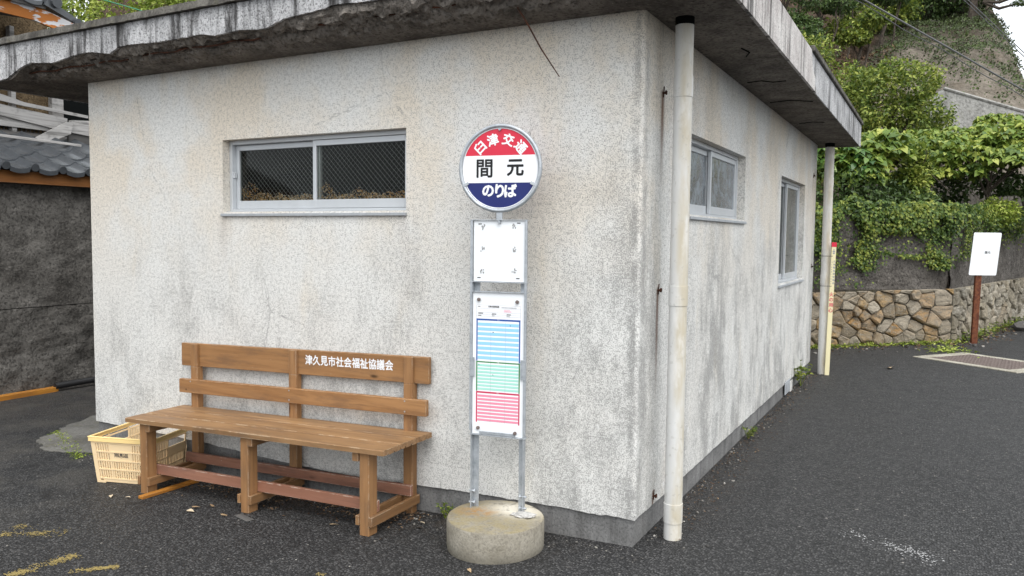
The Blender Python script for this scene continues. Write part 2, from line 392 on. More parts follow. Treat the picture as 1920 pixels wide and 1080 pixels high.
def galvanised():
    M = Mat('galvanised_steel', 0.5, 0.4, None, 0.55); p = M.obj()
    a = M.noise(p, 14, 5, 0.7); b = M.vor(p, 90)
    c = M.mix(M.step(a, 0.3, 0.7), (0.30, 0.33, 0.36), (0.50, 0.53, 0.56)); c = M.mix(M.mth('MULTIPLY', b, 0.4), c, (0.62, 0.64, 0.66))
    M.col(c); return M.m

def rusty(name, c0=(0.10, 0.035, 0.02), c1=(0.22, 0.08, 0.035)):
    M = Mat(name, 0.85, 0.2); p = M.obj(); n = M.noise(p, 18, 5, 0.7)
    M.col(M.mix(M.step(n, 0.35, 0.7), c0, c1)); M.bump(M.noise(p, 90, 4), 0.5, 0.003); return M.m

def peeling():
    M = Mat('peeling_paint', 0.75, 0.25); p = M.obj()
    n = M.noise(M.map(p, (2, 2.2, 7)), 1.6, 5, 0.6)
    c = M.mix(M.step(n, 0.50, 0.53), (0.30, 0.105, 0.022), (0.40, 0.40, 0.41))
    M.col(c); M.bump(n, 0.4, 0.01); return M.m

def rock(name, cols):
    M = Mat(name, 0.9, 0.15); p = M.pos()
    r = M.orand(); n = M.noise(M.map(p, (4, 4, 9)), 1.6, 5, 0.7, 0.8); g = M.noise(p, 38, 4, 0.7)
    c = M.mix(M.step(n, 0.35, 0.68), M.ramp(r, [(0.0, cols[0]), (0.35, cols[1]), (0.7, cols[2]), (1.0, cols[3])]), tuple(v * 0.55 for v in cols[1]))
    c = M.mix(M.mth('MULTIPLY', M.step(g, 0.58, 0.7), 0.6), c, (0.42, 0.40, 0.35))
    c = M.mix(M.mth('MULTIPLY', M.step(g, 0.42, 0.3), 0.6), c, (0.05, 0.045, 0.04))
    M.col(c); M.bump(M.mth('ADD', n, M.mth('MULTIPLY', g, 0.7)), 0.9, 0.03); return M.m

def pipe_mat():
    M = Mat('downpipe_plastic', 0.55, 0.35); p = M.obj(); x, y, z = M.sep(p)
    st = M.noise(M.map(p, (1, 1, 0.25)), 9, 4, 0.6)
    side = M.step(x, -0.02, 0.022)
    c = M.mix(M.mth('MULTIPLY', side, M.step(st, 0.30, 0.62)), (0.62, 0.62, 0.605), (0.50, 0.45, 0.35))
    c = M.mix(M.mth('MULTIPLY', M.step(M.noise(M.map(p, (1, 1, .4)), 14, 5), 0.48, 0.66), 0.5), c, (0.72, 0.71, 0.68))
    c = M.mix(M.mth('MULTIPLY', M.step(M.noise(p, 40, 4), 0.58, 0.72), 0.4), c, (0.33, 0.31, 0.27))
    M.col(c); return M.m

def hill_mat():
    M = Mat('slope_face', 0.95, 0.1); p = M.pos(); x, y, z = M.sep(p)
    n = M.noise(p, 0.55, 6, 0.65); g = M.noise(p, 5, 5, 0.7)
    shot = M.mix(M.step(g, 0.35, 0.7), (0.13, 0.113, 0.092), (0.215, 0.188, 0.155))
    shot = M.mix(M.mth('MULTIPLY', M.step(n, 0.48, 0.62), .6), shot, (0.09, 0.072, 0.052))
    shot = M.mix(M.mth('MULTIPLY', M.step(M.mth('ADD', z, M.mth('MULTIPLY', n, 3.0)), 9.6, 11.2), .85), shot, (0.05, 0.04, 0.028))
    soil = M.mix(M.step(g, 0.35, 0.65), (0.035, 0.026, 0.018), (0.10, 0.07, 0.05))
    w = M.mth('ADD', x, M.mth('MULTIPLY', M.mth('SUBTRACT', n, 0.5), 2.5))
    c = M.mix(M.step(w, -1.6, -0.9), soil, shot)
    M.col(c); M.bump(M.mth('ADD', n, M.mth('MULTIPLY', g, 0.4)), 0.9, 0.25); return M.m

def drum_mat():
    M = Mat('base_concrete', .92, .15); p = M.obj(); x, y, z = M.sep(p)
    a = M.noise(p, 7, 6, .7); g = M.noise(p, 85, 3, .65); b = M.noise(p, 14, 5, .7)
    c = M.mix(M.step(a, .3, .7), (.20, .18, .14), (.32, .295, .245))
    c = M.mix(M.mth('MULTIPLY', M.step(g, .52, .36), .4), c, (.10, .09, .075)); c = M.mix(M.mth('MULTIPLY', M.step(g, .62, .72), .4), c, (.45, .43, .39))
    top = M.step(z, .128, .134)
    c = M.mix(M.mth('MULTIPLY', top, M.mth('MULTIPLY', M.step(b, .36, .6), .6)), c, (.23, .185, .08))
    lime = M.mth('MULTIPLY', M.mth('MULTIPLY', M.gauss(x, .24, .13), M.gauss(y, .06, .10)), M.step(b, .30, .48))
    c = M.mix(M.mth('MULTIPLY', M.mth('MULTIPLY', lime, top), 1.3, True), c, (.66, .62, .53))
    ru = M.mth('MULTIPLY', M.mth('MULTIPLY', M.gauss(x, .06, .09), M.gauss(y, -.04, .06)), M.step(b, .38, .6))
    c = M.mix(M.mth('MULTIPLY', M.mth('MULTIPLY', ru, top), .9, True), c, (.32, .16, .05))
    foot = M.mth('MULTIPLY', M.step(z, .05, -.02), M.step(b, .3, .6)); c = M.mix(M.mth('MULTIPLY', foot, .6), c, (.10, .09, .07))
    M.col(c); M.bump(M.mth('ADD', g, a), .7, .004); return M.m

MT = dict(
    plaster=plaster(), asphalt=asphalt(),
    plinth=concrete('plinth_concrete', (0.235, 0.232, 0.228), (0.15, 0.148, 0.145), 4, 80, 0.5, 0.004, 0.4),
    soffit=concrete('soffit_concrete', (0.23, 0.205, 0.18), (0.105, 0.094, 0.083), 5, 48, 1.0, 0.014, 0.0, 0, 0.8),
    fascia=concrete('weathered_fascia', (0.60, 0.595, 0.60), (0.36, 0.36, 0.365), 5, 100, 0.9, 0.008, 0.95, 0, 0.9),
    fascia_pale=concrete('pale_fascia', (0.68, 0.655, 0.63), (0.46, 0.42, 0.405), 5, 90, 0.7, 0.005, 0.95, 0, 0.6),
    cap=concrete('cap_concrete', (0.18, 0.17, 0.15), (0.06, 0.055, 0.05), 8, 70, 0.7, 0.006, 0.5, 0.15),
    drum=drum_mat(),
    darkwall=concrete('old_rough_concrete', (0.155, 0.146, 0.134), (0.065, 0.06, 0.054), 2.6, 34, 0.7, 0.02, 0.0, 0, 0.8),
    farwall=concrete('upper_retaining_concrete', (0.17, 0.155, 0.14), (0.095, 0.085, 0.075), 2.5, 30, 0.9, 0.03, 0.25, 0, 0.8),
    slopewall=concrete('slope_concrete', (0.38, 0.375, 0.355), (0.27, 0.265, 0.25), 2, 14, 0.8, 0.03, 0.15, 0.1, 0.5),
    block=concrete('block_concrete', (0.18, 0.165, 0.145), (0.10, 0.09, 0.08), 3, 20, 0.7, 0.01, 0.3, 0.2),
    mortar=concrete('mortar', (0.085, 0.075, 0.06), (0.035, 0.03, 0.025), 5, 30, 0.9, 0.02, 0.0, 0.2),
    apron=concrete('apron_concrete', (0.20, 0.195, 0.18), (0.11, 0.105, 0.095), 2.5, 55, 0.7, 0.006, 0.0, 0.2),
    frameconc=concrete('grate_frame_concrete', (0.42, 0.40, 0.34), (0.28, 0.26, 0.21), 6, 55, 0.6, 0.005, 0.0, 0.25),
    woodx=wood('bench_wood', (0.25, 0.122, 0.047), (0.385, 0.205, 0.086), 'x'),
    woodz=wood('bench_post_wood', (0.25, 0.125, 0.050), (0.38, 0.205, 0.090), 'z'),
    woody=wood('bench_tie_wood', (0.205, 0.105, 0.045), (0.31, 0.17, 0.075), 'y'),
    seatwood=wood('bench_seat_wood', (0.205, 0.112, 0.050), (0.36, 0.21, 0.10), 'x', 0.5, (0.5, 0.4, 0.28), 0.5),
    redwood=wood('bench_rail_wood', (0.26, 0.115, 0.07), (0.36, 0.175, 0.115), 'x', 0.65, (0.6, 0.5, 0.42), 0.5),
    alu=simple('aluminium', (0.56, 0.58, 0.60), 0.45, 0.4, 0.35, 0.1, 9),
    oldalu=simple('weathered_aluminium', (0.40, 0.42, 0.44), 0.6, 0.3, 0.3, 0.25, 25),
    galv=galvanised(), rust=rusty('rust', (0.035, 0.018, 0.012), (0.09, 0.035, 0.02)), rustpost=rusty('rusty_post', (0.085, 0.028, 0.018), (0.20, 0.075, 0.035)),
    whiteboard=simple('white_board', (0.80, 0.82, 0.84), 0.45, 0.4, 0, 0.03, 9),
    red=simple('sign_red', (0.62, 0.022, 0.055), 0.35, 0.4, 0, 0.08, 12), white=simple('sign_white', (0.82, 0.83, 0.85), 0.35, 0.4, 0, 0.02, 12),
    blue=simple('sign_blue', (0.010, 0.018, 0.13), 0.35, 0.4, 0, 0.08, 12), black=simple('black_paint', (0.012, 0.012, 0.013), 0.5, 0.3),
    paper=simple('timetable_paper', (0.82, 0.83, 0.85), 0.6, 0.2, 0, 0.02), pblue=simple('print_dark_blue', (0.022, 0.085, 0.33), 0.6), plb=simple('print_light_blue', (0.30, 0.60, 0.86), 0.6, var=.03),
    pgr=simple('print_green', (0.05, 0.22, 0.07), 0.6), plg=simple('print_pale_green', (0.36, 0.70, 0.60), 0.6, var=.03), pred=simple('print_red', (0.55, 0.03, 0.09), 0.6), ppk=simple('print_pink', (0.78, 0.26, 0.36), 0.6, var=.03),
    pgrey=simple('print_grey', (0.30, 0.31, 0.33), 0.6), tape=simple('tape_residue_grey', (0.30, 0.30, 0.30), 0.8, var=.4, scale=120),
    crate=simple('crate_plastic', (0.84, 0.64, 0.385), 0.5, 0.35, 0, 0.08, 8), crate_y=simple('crate_rim_plastic', (0.84, 0.62, 0.27), 0.45, 0.35, 0, 0.08, 8),
    ink=simple('stamp_ink', (0.06, 0.05, 0.05), 0.7), yellow=simple('cream_strip', (0.74, 0.67, 0.42), 0.45, 0.35, 0, 0.06, 8),
    orange=wood('orange_wood', (0.36, 0.14, 0.02), (0.52, 0.23, 0.035), 'y', 0.6, (0.2, 0.1, 0.03), 0.3),
    fasciaor=wood('orange_fascia_wood', (0.20, 0.075, 0.018), (0.30, 0.12, 0.028), 'y', 0.7, (0.3, 0.25, 0.2), 0.3),
    peel=peeling(), pipe=pipe_mat(),
    blackpipe=simple('black_plastic', (0.02, 0.02, 0.021), 0.5, 0.4),
    tile=simple('roof_tile_glaze', (0.055, 0.060, 0.066), 0.27, 0.6, 0, 0.5, 7, 0.1),
    greywood=old_wood('weathered_grey_wood', (0.11, 0.106, 0.10), (0.41, 0.395, 0.38), 'y'),
    darkwood=old_wood('dark_old_wood', (0.045, 0.042, 0.04), (0.11, 0.105, 0.10), 'y'),
    mud=concrete('mud_wall', (0.20, 0.145, 0.085), (0.10, 0.068, 0.038), 9, 45, 1.0, 0.02, 0, 0, 0.8),
    void=simple('dark_interior', (0.006, 0.007, 0.007), 0.95, 0.05),
    stone=rock('field_stone', [(0.30, 0.165, 0.05), (0.38, 0.335, 0.265), (0.22, 0.17, 0.11), (0.34, 0.22, 0.095)]),
    palestone=rock('pale_field_stone', [(0.38, 0.34, 0.27), (0.32, 0.28, 0.21), (0.43, 0.40, 0.34), (0.28, 0.23, 0.165)]),
    hill=hill_mat(), bark=concrete('bark', (0.12, 0.10, 0.08), (0.05, 0.04, 0.033), 12, 60, 0.8, 0.01),
    soil=concrete('terrace_soil', (0.08, 0.06, 0.04), (0.04, 0.03, 0.02), 3, 25),
    ivy=leafy('ivy_leaf', (0.022, 0.050, 0.010), (0.085, 0.145, 0.022), (0.30, 0.33, 0.06)),
    bush=leafy('bush_leaf', (0.04, 0.08, 0.014), (0.15, 0.21, 0.030), (0.40, 0.43, 0.09)),
    hedge=leafy('lime_bush_leaf', (0.09, 0.14, 0.016), (0.25, 0.33, 0.045), (0.48, 0.52, 0.13)),  # light lime leaf colour, also used for moss
    creeper=leafy('creeper_leaf', (0.035, 0.032, 0.016), (0.05, 0.075, 0.022), (0.10, 0.14, 0.04)),
    forest=leafy('forest_leaf', (0.028, 0.048, 0.014), (0.055, 0.10, 0.025), (0.13, 0.19, 0.05)),
    bigleaf=leafy('broad_leaf', (0.07, 0.125, 0.03), (0.20, 0.275, 0.045), (0.44, 0.46, 0.10), 'object', 0.45, 0.3),
    bigleafm=leafy('broad_leaf_mass', (0.06, 0.115, 0.028), (0.17, 0.25, 0.042), (0.40, 0.43, 0.09), 'island', 0.45, 0.3),
    glossleaf=leafy('glossy_leaf', (0.035, 0.09, 0.024), (0.085, 0.165, 0.035), (0.22, 0.30, 0.06), 'object', 0.32, 0.2),
    deadleaf=leafy('dead_leaf', (0.14, 0.07, 0.03), (0.30, 0.18, 0.08), (0.55, 0.45, 0.28), 'island', 0.8, 0.1),
    litter=leafy('litter_leaf', (0.05, 0.03, 0.018), (0.13, 0.075, 0.04), (0.30, 0.22, 0.14), 'island', 0.9, 0.05),
    pebble=simple('pebble', (0.22, 0.21, 0.19), 0.8, 0.3, 0, 0.5, 40), cable=simple('cable_sheath', (0.10, 0.10, 0.105), 0.5, 0.4),
    dirtcone=simple('iron_grate', (0.20, 0.16, 0.145), 0.6, 0.4, 0.3, 0.4, 30),
    ypaint=simple('worn_yellow_paint', (0.26, 0.20, 0.075), 0.8, 0.2, 0, 0.3, 60), wpaint=simple('worn_white_paint', (0.36, 0.36, 0.36), 0.8, 0.2, 0, 0.2, 60),
    gclear=glass('wired_glass', 0.85, 0.0, 0.05, 0.002), gfig=glass('figured_glass', 0.35, 0.30, 0.10, 0.42, True, (0.30, 0.335, 0.36)),  # figured glass: bluish diffuse coat paints in reflected sky
    gtall=glass('dusty_glass', 0.35, 0.12, 0.10, 0.18, False, (0.22, 0.24, 0.22)),
    wire=simple('glass_wire', (0.34, 0.35, 0.35), 0.5, 0.3, 0.4),
    putty=simple('lead_lump', (0.45, 0.44, 0.42), 0.6, 0.4, 0.2, 0.5, 60, 0.5),
)

GK = 0.03
def gz(x): return GK * max(-9.0, min(8.0, x))

# ------------------------------------------------------------------ ground
def axis_pts(lo, hi, d0, d1, step):
    a = [lo, lo * .6, lo * .3] + [d0 + i * step for i in range(int((d1 - d0) / step) + 1)] + [hi * .3, hi * .6, hi]
    return sorted(set(a))
xs = axis_pts(-400, 400, -14, 14, 0.5); ys = axis_pts(-400, 400, -10, 30, 0.5)
V = [(x, y, gz(x)) for y in ys for x in xs]; nx = len(xs)
F = [(j * nx + i, j * nx + i + 1, (j + 1) * nx + i + 1, (j + 1) * nx + i) for j in range(len(ys) - 1) for i in range(nx - 1)]
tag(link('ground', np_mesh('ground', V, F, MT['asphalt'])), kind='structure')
# concrete apron beside the building's left end
b = MB(); out = [(-4.27, -0.02), (-4.27, 2.4), (-5.9, 2.2), (-5.6, 0.9), (-5.35, 0.35), (-5.05, 0.02), (-4.75, -0.1)]
o2 = []
for (a, c), (e, f) in zip(out, out[1:] + out[:1]):
    for k in range(14):
        t = k / 14; q = Vector((a + (e - a) * t, c + (f - c) * t, 0)); w_ = 0 if abs(q.x + 4.27) < .01 else .07
        o2.append((q.x + w_ * fbm(q.x * 5, q.y * 5, 1), q.y + w_ * fbm(q.x * 5, q.y * 5, 9)))
b.prism(o2, lambda u, v, w: (u, v, gz(u) + w), 0.002, 0.010)
tag(b.build('concrete_apron', MT['apron']), kind='structure')

# ------------------------------------------------------------------ the small building
LA, LB, H = 4.262, 6.09, 2.64
bld = tag(empty('roadside_building', (0, 0, 0)), 'small flat roofed building with dirty white plaster walls and crumbling eave', 'building')
T = 0.14
AX0, AX1, AZ0, AZ1 = -2.8745, -1.3997, 1.692, 2.159
B1 = (0.83, 2.304, 1.690, 2.1545); B2 = (3.814, 5.258, 1.135, 2.129)
cr = 0.02; ZB = 0.16
wf = MB()
wf.b2(-LA, AX0, 0, T, ZB, H); wf.b2(AX1, -cr, 0, T, ZB, H); wf.b2(AX0, AX1, 0, T, ZB, AZ0); wf.b2(AX0, AX1, 0, T, AZ1, H)
for (ya, yb, za, zb_) in ((cr, B1[0], ZB, H), (B1[1], B2[0], ZB, H), (B2[1], LB, ZB, H)):
    wf.b2(-T, 0, max(ya, T if ya < T and False else ya), yb, za, zb_)
wf.b2(-T, 0, B1[0], B1[1], ZB, B1[2]); wf.b2(-T, 0, B1[0], B1[1], B1[3], H)
wf.b2(-T, 0, B2[0], B2[1], ZB, B2[2]); wf.b2(-T, 0, B2[0], B2[1], B2[3], H)
wf.b2(-LA, -LA + T, T, LB, ZB, H); wf.b2(-LA + T, -T, LB - T, LB, ZB, H)
# rounded, slightly ragged corner
rows = []
for i in range(60):
    z = ZB + (H - ZB) * i / 59; j = 0.005 * mn.noise(Vector((0, 0, z * 9))) ; row = []
    for k in range(7):
        a = -math.pi / 2 + k * math.pi / 12
        row.append((-cr + (cr + j * 0.6) * math.cos(a) - (0.0 if 0 < k < 6 else 0), cr + (cr + j * 0.6) * math.sin(a), z))
    row[0] = (-cr, 0.0, z); row[-1] = (0.0, cr, z); rows.append(row)
wf.loft(rows)
wf.build('wall', MT['plaster'], bld)
# ragged hem of plaster above the plinth
hm = MB(); n = 200
def hem(fn, length, seed, sag):
    top = []; bot = []
    for i in range(n + 1):
        t = i / n; s = t * length
        zz = 0.142 + sag(s) + 0.006 * fbm(s * 6, seed, 0) + 0.004 * mn.noise(Vector((s * 30, seed, 2)))
        top.append(s); bot.append(zz)
    for i in range(n):
        a, c = top[i], top[i + 1]
        pts = [fn(a, 0, bot[i]), fn(c, 0, bot[i + 1]), fn(c, 0, ZB), fn(a, 0, ZB)]
        hm.face(pts); hm.face([fn(a, 0.02, bot[i]), fn(c, 0.02, bot[i + 1]), fn(c, 0, bot[i + 1]), fn(a, 0, bot[i])])
hem(lambda s, d, z: (-s, d - 0.0, z), LA, 1.0, lambda s: -0.045 * math.exp(-((s - 2.0) / 0.9) ** 2) - 0.012 * min(1, s / 3))
hem(lambda s, d, z: (-d, s, z), LB, 5.0, lambda s: -0.02 * s / 6)
hm.build('plaster_hem', MT['plaster'], bld)
pl = MB(); g = 0.014
pl.b2(-LA + g, -g, g, T + .05, -0.3, ZB - .001); pl.b2(-T - .05, -g, T + .05, LB - g, -0.3, ZB - .001); pl.b2(-LA + g, -LA + T, T + .05, LB - g, -0.3, ZB - .001)
pl.b2(-LA + T, -T - .05, LB - T, LB - g, -.3, ZB - .001)
pl.build('plinth', MT['plinth'], bld)
# roof slab: core with a spalled front edge
rx0, rx1, ry0, ry1, ZT = -5.12, 0.43, -0.335, 6.45, 2.90
EDGE = [(-5.12, 2.64), (-4.80, 2.641), (-4.68, 2.655), (-4.54, 2.709), (-4.41, 2.735), (-4.13, 2.712), (-3.90, 2.739), (-3.75, 2.746), (-3.53, 2.712), (-3.435, 2.747), (-3.34, 2.750), (-3.03, 2.737), (-2.86, 2.738), (-2.67, 2.743), (-2.56, 2.721), (-2.35, 2.731), (-2.21, 2.719), (-2.13, 2.718), (-2.0, 2.754), (-1.89, 2.76), (-1.73, 2.77), (-1.62, 2.784), (-1.44, 2.774), (-1.2, 2.77), (-0.9, 2.745), (-0.4, 2.72), (0.1, 2.66), (0.2, 2.645), (0.43, 2.645)]
def zedge(x):
    for (a, za), (c, zc) in zip(EDGE, EDGE[1:]):
        if a <= x <= c: return za + (zc - za) * (x - a) / (c - a)
    return 2.645
core = MB(); rows = []
N = 420
for i in range(N + 1):
    x = rx0 + .012 + (rx1 - rx0 - .024) * i / N; ze = zedge(x) + 0.004 * mn.noise(Vector((x * 25, 1, 0)))
    dep = max(0.0, min(1.0, (ze - 2.645) / 0.06)); row = [(x, 0.3, H)]
    prof = [(0.02, H), (-0.06, H + .002), (-0.13, H + .006), (-0.17, H + .012), (-0.20, H + .022), (-0.225, H + .034), (-0.238, H + .050), (-0.246, H + .062), (-0.262, H + .066), (-0.285, H + .07), (-0.302, H + .085), (-0.312, H + .098), (-0.318, ze)]
    for k, (y, z) in enumerate(prof):
        fl = (y, H) if k < 12 else (-0.318, H)
        yy = y * dep + (min(y, 0.02) if k < 12 else -.318) * (1 - dep); zz = z * dep + H * (1 - dep)
        if 0 < k < 12:
            a = 0.004 + 0.022 * dep * (k > 2)
            q = Vector((x * 11, y * 26, 3.0)); nz = mn.fractal(q, 0.7, 2.1, 4)
            yy += a * 0.7 * mn.fractal(q + Vector((9, 4, 1)), 0.7, 2.1, 4); zz += a * nz
        if k >= 6: zz = min(zz, max(ze - .001 * (12 - k), H))
        row.append((x, yy, zz))
    row += [(x, -0.318, ZT - .01), (x, 0.3, ZT - .01)]
    rows.append(row)
core.loft(rows, closed=True)
core.bm.faces.new([v for v in core.bm.verts[:0]] ) if False else None
core.b2(rx0 + .012, rx1 - .012, 0.298, ry1 - .012, H + .001, ZT - .01)
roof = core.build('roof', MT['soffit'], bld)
# plaster skins of the fascia
fs_ = MB(); M_ = 520
def skin(x0, x1, y, th, ztop):
    for i in range(M_):
        a = x0 + (x1 - x0) * i / M_; c = x0 + (x1 - x0) * (i + 1) / M_
        e = [zedge(t) + 0.005 * mn.noise(Vector((t * 22, 7, 0))) + 0.003 * mn.noise(Vector((t * 70, 7, 0))) for t in (a, c)]
        fs_.face([(a, y, e[0]), (c, y, e[1]), (c, y, ztop), (a, y, ztop)])
        fs_.face([(a, y + th, e[0]), (c, y + th, e[1]), (c, y, e[1]), (a, y, e[0])])
skin(rx0, rx1, ry0, 0.019, ZT - .012)
fs_.build('front_fascia', MT['fascia'], roof)
fl = MB(); fl.b2(rx0, rx0 + .011, ry0 + .02, ry1, H - .004, ZT - .012); fl.build('side_fascia', MT['fascia'], roof)
# right fascia: pale old skin up to the break, grey behind it
fr = MB(); brk = [(2.30, ZT - .012), (2.36, 2.80), (2.40, 2.765), (2.50, 2.735), (2.53, 2.68), (2.60, H - .004)]
poly = [(ry0 + .001, H - .004), (2.60, H - .004)] + list(reversed(brk))[1:] + [(ry0 + .001, ZT - .002)]
fr.prism(poly, lambda u, v, w: (w, u, v), rx1 - .011, rx1 + .006)
fr.build('side_fascia', MT['fascia_pale'], roof)
fr = MB(); brk2 = [(u + .035 + .012 * math.sin(u * 40), v) for u, v in brk]
poly = brk2 + [(ry1, H - .004), (ry1, ZT - .012)]
fr.prism(poly, lambda u, v, w: (w, u, v), rx1 - .011, rx1 - .002)
fr.build('side_fascia', MT['fascia'], roof)
# drip caps
cp = MB(); rows = []
for i in range(281):
    x = rx0 - .02 + i * (5.57 / 280); w = [.004 * mn.noise(Vector((x * 7, k, 3))) + .003 * mn.noise(Vector((x * 31, k, 3))) for k in range(4)]
    rows.append([(x, ry0 - .028 + w[0], ZT - .009 + w[1]), (x, ry0 + .23, ZT - .009), (x, ry0 + .23, ZT + .036), (x, ry0 - .022 + w[2], ZT + .036 + w[3])])
cp.loft(rows, closed=True)
cp.build('roof_edge_cap', MT['cap'], roof)
cp = MB(); cp.b2(rx0 - .02, rx0 + .2, ry0 + .24, ry1, ZT - .008, ZT + .034, .006)
cp.build('roof_edge_cap', MT['cap'], roof)
cp = MB(); cp.b2(rx1 - .20, rx1 + .018, 2.36, ry1 + .02, ZT - .010, ZT + .034, .006)
cp.build('roof_edge_cap', MT['cap'], roof)
tp = MB(); tp.b2(rx0 + .2, rx1 - .2, .2, ry1, ZT - .012, ZT - .002); tp.build('roof_top', MT['cap'], roof)
# exposed bars in the spall
for (x0, x1, y, z) in ((-4.55, -3.45, -.252, 2.688), (-3.3, -2.25, -.256, 2.694), (-2.0, -0.9, -.258, 2.716)):
    pts = [(x0 + (x1 - x0) * i / 14, y + .006 * math.sin(i * 2.1), z + .006 * math.sin(i * 1.3)) for i in range(15)]
    MB().tube(pts, 0.0055, 6).build('exposed_bar', MT['rust'], roof, True)
pts = [(-0.60, -.21, 2.72), (-0.575, -.215, 2.66), (-.535, -.21, 2.60), (-.455, -.20, 2.46), (-.357, -.195, 2.318)]
MB().tube(pts, [0.006, 0.005, .0045, .004, .0025], 6).build('hanging_bar', MT['rust'], roof, True)
# soffit crack lines
for pts in ([(0.06, 2.0, H - .001), (0.16, 1.98, H - .001), (0.22, 2.06, H - .001), (0.31, 2.05, H - .001)], [(0.05, 2.9, H - .001), (.2, 2.86, H - .001), (.36, 2.98, H - .001)], [(.08, 4.2, H - .001), (.2, 4.14, H - .001), (.3, 4.2, H - .001)], [(.24, .98, H - .001), (.26, 1.1, H - .001), (.22, 1.2, H - .001)]):
    MB().tube(pts, 0.005, 5).build('crack', MT['void'], roof)

# windows ------------------------------------------------------------
def window(name, w, h, fn, glassm, wires=False, front_right=True, sashdepth=0.055):
    """fn(u, d, v): u along the wall, d inwards, v up; parts under the building"""
    Fm = MB(); t = 0.028; d0, d1 = sashdepth, sashdepth + 0.07
    for (u0, u1, v0, v1) in ((0, t, 0, h), (w - t, w, 0, h), (t, w - t, 0, .02), (t, w - t, h - t, h)):
        Fm.b2(u0 + .001, u1 - .001, d0, d1, v0 + .001, v1 - .001, .002)
    Fm.xf(fn); root = Fm.build(name, MT['alu'], bld)
    sl_ = MB(); sl_.b2(-.008, w + .006, -.018, d0, -.030, -.012, .002); sl_.b2(.002, w - .002, d0 - .03, d0 + .002, -.012, .004, .002)
    sl_.xf(fn); sl_.build('sill', MT['oldalu'], root)
    m = w / 2
    for (u0, u1, dd) in ((t, m + .018, d0 + (.034 if front_right else .008)), (m - .018, w - t, d0 + (.008 if front_right else .034))):
        sb = MB(); st = .026
        for (a, c, e, f) in ((u0, u0 + st, .02, h - t), (u1 - st, u1, .02, h - t), (u0 + st, u1 - st, .02, .075), (u0 + st, u1 - st, h - t - .036, h - t)):
            sb.b2(a, c, dd, dd + .022, e + .001, f - .001, .002)
        sb.xf(fn); so_ = sb.build('sash', MT['alu'], root)
        gb = MB(); gb.b2(u0 + st - .004, u1 - st + .004, dd + .010, dd + .014, .072, h - t - .033); gb.xf(fn); gb.build('pane', glassm, root)
        if wires:
            wb = MB(); a0, a1, z0, z1 = u0 + st, u1 - st, .076, h - t - .037
            for sgn in (1, -1):
                s = -(z1 - z0)
                while s < (a1 - a0):
                    pa, pb = [], []
                    ua, ub = a0 + s, a0 + s + (z1 - z0); za, zb2 = (z1, z0) if sgn > 0 else (z0, z1)
                    ca = max(ua, a0); cb = min(ub, a1)
                    if cb > ca + .01:
                        f1 = (ca - ua) / (ub - ua); f2 = (cb - ua) / (ub - ua)
                        wb.tube([(ca, dd + .017, za + (zb2 - za) * f1), (cb, dd + .017, za + (zb2 - za) * f2)], (.0009 if sgn > 0 else .0004), 4, False)
                    s += .034
            wb.xf(fn); wb.build('wire_mesh', MT['wire'], root)
    la = MB(); la.b2(t - .002, t + .012, d0 + .006, d0 + .03, h * .48, h * .56, .002); la.xf(fn); la.build('latch', MT['alu'], root)
    return root
window('window', AX1 - AX0, AZ1 - AZ0, lambda u, d, v: (AX0 + u, d, AZ0 + v), MT['gclear'], True)
window('window', B1[1] - B1[0], B1[3] - B1[2], lambda u, d, v: (-d, B1[0] + u, B1[2] + v), MT['gfig'])
window('window', B2[1] - B2[0], B2[3] - B2[2], lambda u, d, v: (-d, B2[0] + u, B2[2] + v), MT['gtall'])
for q in ((-LA + T + .02, -1.0, .75, .78), (-1.0, -.98, .75, LB - T - .02)):
    m = MB(); m.b2(q[0], q[1], q[2], q[3], -.2, H - .01); m.build('added_blackout_screen', MT['void'], bld)  # added near-black screens block light indoors so the front glass looks dark
# downpipes
def downpipe(x, y, z1, r, joints):
    o = empty('downpipe', (x, y, 0)); o.parent = bld
    MB().lathe([(r, gz(x) - .02), (r, z1)], n=40).build('pipe', MT['pipe'], o, True)
    for z in joints: MB().lathe([(r + .0005, z - .05), (r + .003, z - .0495), (r + .003, z + .0495), (r + .0005, z + .05)], n=40).build('pipe_collar', MT['pipe'], o)
    MB().lathe([(r * .96, z1 - .02), (r * 1.02, z1 - .01), (r * 1.03, H + .01)], n=24).build('pipe_mouth', MT['void'], o, True)
downpipe(0.128, 0.225, 2.615, 0.0455, (2.30, 1.26, 0.14))
downpipe(0.150, 5.965, 2.61, 0.050, (1.10, 2.2))
for (y, z) in ((0.298, 2.292), (0.284, 1.277), (0.281, 0.187), (5.83, 2.268), (5.9, 1.24)):
    m = MB(); m.tube([(-.01, y, z), (.018, y, z + .003)], .006, 8); m.box((.018, y, z + .003), (.009, .018, .022), None, .003); m.tube([(.004, y, z - .02), (.006, y + .003, z + .035)], .003, 6)
    m.build('pipe_bracket', MT['rust'], bld)
m = MB(); m.b2(.001, .012, 4.34, 4.62, .02, .15, .004); m.b2(.0125, .016, 4.37, 4.59, .045, .125, .001); m.mi = 0; m.build('vent', MT['oldalu'], bld)
m = MB(); m.b2(.0001, .006, 4.66, 4.80, -.02, .11, .003); m.build('patch', MT['plaster'], bld)

